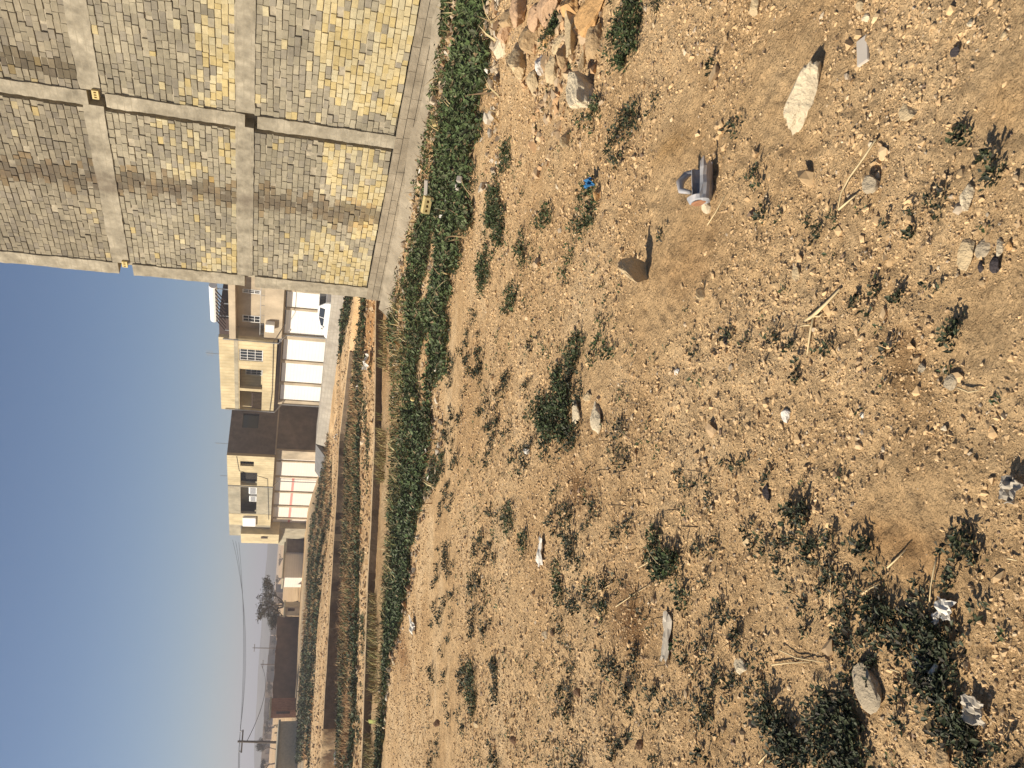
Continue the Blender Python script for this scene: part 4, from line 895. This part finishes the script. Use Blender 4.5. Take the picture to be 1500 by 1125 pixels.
# trees
def tree(name, label, px, py_, ph, y, wpx, seed, group=None, leafy=True):
    p = at_dist(px, py_, y); k = y/FOC; hgt = ph*k; w = wpx*k; r = random.Random(seed)
    zg = float(H(p[0], p[1])); t = thing(name, label, 'tree', (p[0], p[1], zg), 0, group); base = p[2]-zg
    top = base+hgt
    m = MB(); tips = []
    def br(a, d, l, rad, dep):
        pts = [a]; q = Vector(a)
        for i in range(3):
            d = (d+Vector((r.uniform(-.2, .2), r.uniform(-.2, .2), r.uniform(-.05, .18)))).normalized(); q = q+d*l/3; pts.append(tuple(q))
        m.tube(pts, [rad, rad*.85, rad*.7, rad*.5], 5 if dep < 2 else 3, cap=False); tips.append(tuple(q))
        if dep < 4:
            for _ in range(3 if dep else 5):
                d2 = (d+Vector((r.uniform(-1, 1), r.uniform(-1, 1), r.uniform(-.2, .6)))*.85).normalized(); br(pts[r.choice([2, 3])] if dep else pts[3], d2, l*r.uniform(.6, .8), rad*.5, dep+1)
    br((0, 0, -.3), Vector((0, 0, 1)), (top*.33)+.3, max(.12, top*.025), 0)
    T = np.array(tips); sx = (w/2)/max(1e-3, np.percentile(np.abs(T[:, 0]), 97)); sz = top/T[:, 2].max()
    m.v = [(x*sx, y_*sx, z*sz if z > 0 else z) for x, y_, z in m.v]; T = T*np.array([sx, sx, sz])
    m.build('trunk', M['bark'], t)
    if leafy:
        T = T[T[:, 2] > top*.25]; n = 2600; c = T[rng.integers(0, len(T), n)]+rng.normal(0, top*.035, (n, 3))
        s = top*.022; a = rng.normal(0, 1, (n, 3)); a /= np.linalg.norm(a, axis=1)[:, None]; b = np.cross(a, rng.normal(0, 1, (n, 3))); b /= np.linalg.norm(b, axis=1)[:, None]
        V = np.stack([c-a*s, c+b*s*.6, c+a*s, c-b*s*.6], 1).reshape(-1, 3); F = np.arange(n*4).reshape(-1, 4)
        pal = np.array([(.075, .07, .045), (.10, .085, .055), (.055, .055, .035), (.13, .105, .07)])
        npmesh('crown', V, F, M['farleaf'], t, col=np.repeat(pal[rng.integers(0, 4, n)], 4, 0))
    return t
tree('tree', 'dark leafless spreading tree behind the cream hut', 436, 882, 54, 97, 62, 3)
tree('tree', 'smaller dark tree between the bare tree and the mud wall', 428, 906, 32, 98, 26, 5)
for k, (px, py, ph, y, w) in enumerate([(400, 1098, 26, 160, 26), (398, 1118, 22, 165, 24), (404, 1010, 16, 210, 22), (408, 985, 14, 240, 20), (410, 962, 14, 250, 24), (412, 935, 15, 240, 22), (404, 1038, 14, 210, 26), (400, 1065, 16, 200, 26), (414, 845, 12, 260, 24), (418, 818, 12, 260, 20), (400, 1140, 20, 190, 30)]):
    tree('tree', 'hazy distant tree on the skyline beyond the mud wall', px+3, py, ph, y, w, 20+k, 'distant trees on the skyline')
# distant houses and the hazy rise
for k, (x0, pl, pr, y) in enumerate([(402, 884, 868, 230), (396, 930, 912, 260), (393, 962, 945, 250), (390, 992, 975, 240), (388, 1022, 1000, 230), (386, 1050, 1030, 250), (384, 1085, 1062, 240), (382, 1120, 1094, 260)]):
    a = at_dist(x0, pl, y); b = at_dist(x0, pr, y)
    t = thing('distant_house', 'low flat roofed house in the haze on the far skyline', 'house', (a[0], a[1], 0), 0, 'distant houses on the skyline'); w = b[0]-a[0]
    h = holed(0, w, -6, float(a[2]), 0, .4, [(w*q-.6, w*q+.6, float(a[2])-2.2, float(a[2])-1.0) for q in (.25, .7)])
    raw(h, 'wall', M['skyhouse'], t); MB().box(.02, w-.02, .45, 9, -6, float(a[2])-.05).build('room', M['skyhouse'], t)
m = MB(); n = 80
Y0 = 900
prof = []
for k in range(n+1):
    x = -1100+1900*k/n; hgt = 1+9*float(fbm(k*.11, 2, 150))+4*float(fbm(k*.6, 5, 151))
    prof.append([(x, Y0-160, -12), (x, Y0-60, hgt*.5), (x, Y0, hgt), (x, Y0+120, -12)])
for k in range(n):
    for q in range(3): m.poly([prof[k][q], prof[k+1][q], prof[k+1][q+1], prof[k][q+1]])
o = raw(m, 'hills', mat('far_hills', (.16, .14, .10), scale=.02, var=.25), None); tag(o, None, None, kind='structure')
# power poles and lines
def pole(px0, px1, py0, py1, y, label, arm=1.0, r=.11):
    a = at_dist(px1, py1, y); b = at_dist(px0, py0, y); zg = float(H(a[0], a[1]))
    t = thing('utility_pole', label, 'utility pole', (a[0], a[1], zg)); L = b-np.array([a[0], a[1], zg])
    MB().tube([(0, 0, -.5), tuple(L)], [r, r*.7], 8).build('post', M['wood'], t)
    MB().box(L[0]-arm, L[0]+arm, L[1]-.06, L[1]+.06, L[2]-.45, L[2]-.33).build('crossarm', M['wood'], t)
    for q in (-.9, 0, .9): MB().tube([(L[0]+q*arm, L[1], L[2]-.33), (L[0]+q*arm, L[1], L[2]-.13)], .05, 6).build('insulator', M['grille'], t)
    return b
tp1 = pole(348, 421, 1086, 1089, 78, 'dark utility pole with a crossarm beside the tan ruin', 1.0, .14)
tp2 = pole(382, 412, 973, 974, 170, 'pale slim pole standing behind the middle of the mud wall', .8, .12)
tp3 = pole(370, 405, 949, 950, 190, 'faint distant pole near the bare tree', .8, .12)
def wire(a, b, sag, label, r=.018):
    a, b = np.array(a), np.array(b); pts = [tuple(a+(b-a)*t-np.array([0, 0, 4*sag*t*(1-t)])) for t in np.linspace(0, 1, 24)]
    tag(MB().tube(pts, r, 4, cap=False).build('power_line', M['wire']), label, 'power line', 'power lines of the utility pole')
hk = P2+XR*xq2; e1 = np.array([hk[0], hk[1], zc1+.6])
for k in range(3): wire(tp1+np.array([(k-1)*.9, 0, -.15]), e1+np.array([0, .6*k, .35*k-.3]),   .45+.2*k, 'thin power line from the utility pole to the rounded corner building', .013)
wire(tp1+np.array([0, 0, -.8]), tp2, 1.2, 'thin power line from the utility pole back to the pale slim pole', .03)
for k in range(2): wire(tp1+np.array([(k*2-1)*.9, 0, -.15]), tp1+np.array([-40, -8, -.5]), .6, 'thin power line running left from the utility pole')
# ------------------------------------------------------------------ small things on the lot
def ground_box(name, label, cat, px, py, wx, wy, hh, m_, rot=0, group=None, bevel=.004, tilt=(0, 0)):
    p = G(px, py); s = mpp(p); el = math.atan2(EYE[2]-p[2], math.hypot(p[0], p[1]))
    dx = wy*s; dy = min(wx*s/math.sin(el), 3*dx)
    o = MB().box(-dx/2, dx/2, -dy/2, dy/2, 0, hh).build(name, m_, bevel=bevel); o.location = (p[0], p[1], float(H(p[0], p[1]))-.002); o.rotation_euler = (tilt[0], tilt[1], rot)
    return tag(o, label, cat, group)
ground_box('broken_tile', 'narrow broken pale tile lying flat on the soil near the long boulder', 'tile', 1266, 75, 12, 42, .012, M['slab'], .22, bevel=.002, tilt=(.1, .05))
# lengths of crumpled sheet
def scrap(name, label, cat, px, py, wx, wy, m_, hh=.03, seed=1, group=None):
    p = G(px, py); s = mpp(p); el = math.atan2(EYE[2]-p[2], math.hypot(p[0], p[1])); dx = wy*s; dy = min(wx*s/math.sin(el), 2.5*dx)
    n = 9; V = []; F = []
    for i in range(n):
        for j in range(n):
            u, v = i/(n-1)-.5, j/(n-1)-.5; e = .8+.5*float(vn(i*.7+seed, j*.7, 160))
            V.append((u*dx*e, v*dy*e, hh*float(fbm(i*.55+seed*3, j*.55, 161))*1.3))
    for i in range(n-1):
        for j in range(n-1): F.append((i*n+j, (i+1)*n+j, (i+1)*n+j+1, i*n+j+1))
    o = npmesh(name, V, F, m_); o.location = (p[0], p[1], float(H(p[0], p[1]))+.004)
    md = o.modifiers.new('thick', 'SOLIDIFY'); md.thickness = .002
    return tag(o, label, cat, group)
scrap('plaster_flakes', 'broken white plaster flakes crumbled beside weeds', 'plaster', 1392, 892, 22, 26, M['litter'], .03, 3)
scrap('plaster_flakes', 'smaller white plaster flake left of the main flakes', 'plaster', 1376, 906, 7, 14, M['litter'], .02, 4)
scrap('plastic_sheet', 'crumpled grey plastic sheet at the near edge of the picture', 'plastic sheet', 1494, 718, 22, 34, M['greyplastic'], .05, 5)
scrap('plastic_sheet', 'torn translucent grey plastic lying near the left weed beds', 'plastic sheet', 1438, 1040, 26, 32, M['greyplastic'], .04, 6)
scrap('plastic_strip', 'long pale plastic strip beside the dry brown litter', 'plastic strip', 982, 935, 9, 70, M['greyplastic'], .03, 7)
scrap('plastic_strip', 'short pale plastic strip in the left mid lot', 'plastic strip', 796, 806, 6, 40, M['litter'], .04, 8)
scrap('plastic_bag', 'white bag flattened by the verge at the left', 'bag', 607, 918, 7, 20, M['litter'], .1, 9)
scrap('plastic_bag', 'blue plastic bag scrap beside an orange brown shard', 'bag', 873, 270, 8, 12, M['blue'], .08, 10)
rock(878, 287, 12, 16, 'orange', 'orange brown pointed shard beside the blue plastic scrap', .9)
# bone: shaft and knuckle end
p = G(1361, 972); q = G(1352, 962); e = G(1364, 986); zz = lambda a, h: (a[0]-p[0], a[1]-p[1], h)
t = MB().tube([zz(q, .018), zz((q+e)/2, .022), zz(e*.9+q*.1, .02), zz(e, .022)], [.006, .0055, .009, .013], 10).build('bone', M['litter'], smooth=True); t.location = p
tag(t, 'thin white bone lying among the left weed bed', 'bone')
p = G(1376, 986); t = MB().tube([(-.025, .01, .02), (0, 0, .024), (.025, -.008, .018)], [.006, .008, .006], 8).build('bone', M['litter'], smooth=True); t.location = p; tag(t, 'short white bone fragment right beside the longer bone', 'bone')
# torn plastic can
def can():
    p = G(1041, 270); s = mpp(p); L = 60*s; R = 19*s
    t = thing('plastic_can', 'torn blue grey plastic can lying open on the bare soil', 'can', (p[0], p[1], float(H(p[0], p[1]))), math.radians(8))
    m = MB(); n = 22; secs = [(-.52, .62), (-.48, .90), (-.38, 1.0), (-.1, 1.02), (.1, 1.0), (.3, 1.02), (.44, 1.04)]
    g = []
    for xi, (x, r) in enumerate(secs):
        ring = []
        for k in range(n):
            a = 2*math.pi*k/n; jag = .09*math.sin(k*2.7)+.05*math.sin(k*5.1) if xi == len(secs)-1 else 0
            dent = (.9+.28*float(vn(xi*1.1, k*.6, 240)))-.30*max(0, math.cos(a-2.2))**4*(1 if xi in (3, 4) else .3)
            ring.append((L*(x+jag), R*r*math.cos(a)*dent, R*r*math.sin(a)*.9*dent+R*.88))
        g.append(ring)
    for xi in range(len(secs)-1):
        for k in range(n):
            top = math.sin(2*math.pi*(k+.5)/n)
            if xi >= 2 and top > .35+.12*math.sin(k*3): continue      # the torn-open upper side
            m.poly([g[xi][k], g[xi][(k+1) % n], g[xi+1][(k+1) % n], g[xi+1][k]])
    m.poly(g[0])
    o = raw(m, 'shell', M['blueplastic'], t); md = o.modifiers.new('thick', 'SOLIDIFY'); md.thickness = .004
    # handle flap on the far side
    h = MB(); h.tube([(L*-.15, R*.95, R*1.2), (L*-.05, R*1.65, R*1.7), (L*.2, R*2.0, R*1.6), (L*.42, R*1.9, R*1.1), (L*.46, R*1.2, R*.7)], [R*.16, R*.24, R*.34, R*.30, R*.16], 10).build('handle', M['blueplastic'], t, smooth=True)
    m = MB(); m.tube([(-L*.535, 0, R*.85), (-L*.50, 0, R*.87)], [R*.55, R*.72], 16).build('base_ring', M['rust'], t)
can()
# straws and dry sticks
def stick(name, label, pts, r=.003, lift=.006, m_='straw', group=None):
    P = [G(*q) for q in pts]; P = [np.array([a[0], a[1], float(H(a[0], a[1]))+lift]) for a in P]; o0 = P[0]
    o = MB().tube([tuple(a-o0) for a in P], [r*(1-.5*k/(len(P)-1)) for k in range(len(P))], 6).build(name, M[m_], smooth=True); o.location = o0
    return tag(o, label, 'twig', group)
stick('dry_stalk', 'long thin dry stalk curving down past the grey brown stone', [(1290, 205), (1272, 232), (1250, 262), (1238, 285), (1234, 308)], .004, .016)
stick('dry_stalk', 'short dry stalk ending at the long curved stalk', [(1234, 308), (1248, 296), (1260, 286)], .004, .014)
fk = thing('forked_stick', 'forked pale dry stick lying in the middle of the near lot', 'stick', G(1196, 463))
def kid(parent, name, pts, r, lift=.01):
    o0 = np.array(parent.location); P = [G(*q) for q in pts]
    return MB().tube([(a[0]-o0[0], a[1]-o0[1], float(H(a[0], a[1]))+lift-o0[2]) for a in P], r, 6).build(name, M['straw'], parent, smooth=True)
kid(fk, 'stem', [(1184, 470), (1196, 463), (1214, 446), (1235, 424)], [.005, .007, .005, .004], .012); kid(fk, 'twig', [(1196, 463), (1191, 486), (1186, 520)], [.005, .004, .002]); kid(fk, 'twig', [(1196, 463), (1204, 464), (1210, 458)], [.005, .003, .002]); kid(fk, 'twig', [(1190, 476), (1176, 478)], [.004, .002])
for lab, pts in [('straw crossing the tall dry stemmed weeds', [(939, 832), (960, 820), (981, 809)]), ('straw lying over the dry brown litter', [(905, 889), (930, 872), (956, 856)]), ('straw left of the dry brown litter', [(880, 866), (900, 855)]), ('crooked dry twig above the damp weed tufts', [(1305, 832), (1318, 820), (1332, 806)]), ('long dry stick beside the bushy weed tuft', [(1378, 816), (1373, 838), (1369, 860), (1366, 895)]), ('dry twig lying over the straggly weed tuft', [(1268, 870), (1280, 862), (1294, 855)]),
                 ('long straw across the left weed beds', [(1146, 952), (1172, 964), (1212, 970)]), ('straw below the long straw in the left weed beds', [(1135, 974), (1160, 971), (1190, 970)]), ('thin dark stem left of the weed beds', [(1219, 818), (1222, 850), (1220, 900)]), ('dry twig by the slab in the lower left', [(1397, 1048), (1406, 1038)]), ('slanted straw at the lower left corner', [(1116, 1118), (1134, 1098)]), ('curved dry stalk near the damp stain', [(1408, 568), (1425, 575), (1440, 572)]), ('thin straw just left of the torn can', [(1040, 330), (1052, 312), (1066, 286)]), ('bent straw among the near weeds', [(1310, 560 + 420), (1324, 985), (1326, 1000)]), ('dry twig at the near edge below the weed tuft', [(1482, 818), (1496, 821)]), ('thin straw in the mid lot weeds', [(876, 700), (880, 720), (884, 745)]), ('thin straw above the tall dry stemmed weeds', [(890, 742), (896, 758), (904, 772)])]:
    stick('straw', lab, pts, .0028, .012)
# tall dry stems standing in the tall weed bed
acc = Acc(); p = G(962, 815); X = p[0]+rng.normal(0, .22, 60); Y = p[1]+rng.normal(0, .30, 60); acc.add(blades(X, Y, .05, .14, np.array([(.22, .16, .10), (.30, .23, .13), (.12, .09, .06)]), 1.6, .0022))
p = G(912, 632); X = p[0]+rng.normal(0, .15, 60); Y = p[1]+rng.normal(0, .12, 60); acc.add(blades(X, Y, .04, .12, np.array([(.14, .11, .08), (.2, .15, .1)]), 1.6, .0022))
tag(acc.build('dry_stems', M['dry']), 'thin dry weed stems standing in the mid lot', 'dry stems', kind='stuff')
# hollow block, block ends and litter in the verge
p = G(641, 302); t = raw(holed(-.15, .15, 0, .13, -.06, .06, [(-.12+.085*k, -.07+.085*k, .04, .09) for k in range(3)]), 'hollow_block', M['yellow_block'], None); t.location = (p[0], p[1], float(H(p[0], p[1]))+.14); t.rotation_euler = (.2, .05, -.5)
tag(t, 'yellow clay block with three holes lying in the green verge', 'block')
def chunk(px, py, wx, wy, m_, lab, name='block_piece', z=.12):
    p = G(px, py); s = mpp(p); o = MB().box(-wy*s/2, wy*s/2, -wx*s/2, wx*s/2, 0, wx*s*.9).build(name, m_, bevel=.01); o.location = (p[0], p[1], float(H(p[0], p[1]))+z); o.rotation_euler = (rnd.uniform(-.3, .3), rnd.uniform(-.3, .3), rnd.uniform(-.6, .6)); return tag(o, lab, 'block')
chunk(636, 276, 6, 24, M['slab'], 'pale narrow block piece leaning just behind the three holed block'); chunk(649, 181, 7, 9, M['yellow_block'], 'small yellow block end in the verge under the brick wall'); chunk(690, 265, 9, 9, M['slab'], 'cream chunk near the lot side of the verge'); chunk(685, 276, 6, 9, M['slab'], 'second cream chunk just left of the first in the verge'); chunk(616, 586, 6, 5, M['yellow_block'], 'small yellow block end at the lot edge of the verge'); chunk(647, 150, 8, 10, M['pale_post'], 'broken brown block against the cement skirt')
lp = G(556, 1058); t = thing('lime_board', 'lime green board leaning on the shaded bank at the left', 'board', (lp[0], lp[1], float(H(lp[0], lp[1]))+.05)); MB().prism([(-.05, 0, 0), (.05, 0, .02), (.03, .1, .22), (-.06, .1, .20)], (0, .02, 0)).build('panel', M['lime'], t); MB().tube([(0, .08, -.1), (0, .14, .2)], .012, 5).build('stake', M['pale_post'], t)
X, Y, q, t_ = verge_pts(60)
for k in range(16):
    s = rng.uniform(.02, .05); n = 5; V = []; F = []
    for i in range(n):
        for j in range(n): V.append(((i/(n-1)-.5)*s*2*(1+.5*float(vn(i+k, j, 3))), (j/(n-1)-.5)*s*1.2, s*float(fbm(i*.6+k, j*.6, 8))*1.5))
    for i in range(n-1):
        for j in range(n-1): F.append((i*n+j, (i+1)*n+j, (i+1)*n+j+1, i*n+j+1))
    o = npmesh('litter_scrap', V, F, M['litter']); o.location = (X[k], Y[k], float(H(X[k], Y[k]))+.12); o.rotation_euler = (rng.uniform(-.6, .3), rng.uniform(-.5, .5), rng.uniform(0, 6))
    tag(o, 'small scrap of white litter caught on the green weeds of the verge', 'litter', 'litter scraps in the verge')
# rubbish on the first bank: crumpled plastic
for px, py, wx, wy, lab in [(543, 530, 10, 22, 'grey white bag caught on the bank beside the ditch'), (530, 566, 6, 9, 'small white scrap in the dry ditch grass'), (496, 640, 5, 8, 'white scrap on the far side of the ditch'), (497, 1110, 9, 10, 'pale lump on the canal lip at the left')]:
    scrap('plastic_bag', lab, 'bag', px, py, wx, wy, M['litter'], .25, px % 17)
# ------------------------------------------------------------------ the dusty air
hz = MB().box(-3300, 3300, -200, 3200, -14, 42).build('haze', bpy.data.materials.new('dusty_air')); tag(hz, None, None, kind='stuff')
hm = hz.data.materials[0]; hm.use_nodes = True; hn = hm.node_tree.nodes; hn.clear()
pv = hn.new('ShaderNodeVolumePrincipled'); ho = hn.new('ShaderNodeOutputMaterial'); pv.inputs['Color'].default_value = (.74, .73, .78, 1); pv.inputs['Density'].default_value = .0012; pv.inputs['Anisotropy'].default_value = .2
hm.node_tree.links.new(pv.outputs[0], ho.inputs['Volume'])
tag(hz, 'thin pale dust haze hanging over the whole place', 'haze', kind='stuff')
# ------------------------------------------------------------------ camera, light, sky
cd = bpy.data.cameras.new('Camera'); cam = bpy.data.objects.new('Camera', cd); COL.objects.link(cam); S.camera = cam
cd.sensor_width = 36; cd.lens = 36*FOC/1500; cd.clip_end = 20000; cd.clip_start = .05
from mathutils import Matrix
Rm = Matrix(((-Cj[0], Ci[0], -Fw[0]), (-Cj[1], Ci[1], -Fw[1]), (-Cj[2], Ci[2], -Fw[2])))
cam.matrix_world = Matrix.Translation(EYE) @ Rm.to_4x4()
SUN_EL, SUN_AZ = math.radians(36), math.radians(-94)     # azimuth from +Y, clockwise positive
sd = Vector((math.sin(SUN_AZ)*math.cos(SUN_EL), math.cos(SUN_AZ)*math.cos(SUN_EL), math.sin(SUN_EL)))
sl = bpy.data.lights.new('Sun', 'SUN'); sl.energy = 5.0; sl.angle = math.radians(.5); sl.color = (1, .90, .76)
so = bpy.data.objects.new('Sun', sl); COL.objects.link(so); so.rotation_euler = sd.to_track_quat('Z', 'Y').to_euler()
W = bpy.data.worlds.new('World'); S.world = W; W.use_nodes = True
N = W.node_tree.nodes; sk = N.new('ShaderNodeTexSky'); sk.sky_type = 'NISHITA'; sk.sun_disc = False
sk.sun_elevation = SUN_EL; sk.sun_rotation = SUN_AZ; sk.altitude = 1000; sk.air_density = 1.0; sk.dust_density = .3; sk.ozone_density = 5.0
W.node_tree.links.new(sk.outputs[0], N['Background'].inputs[0]); N['Background'].inputs[1].default_value = .056
S.view_settings.view_transform = 'Standard'; S.view_settings.look = 'None'; S.view_settings.exposure = 0.58; S.view_settings.gamma = 1
S.render.engine = 'CYCLES'
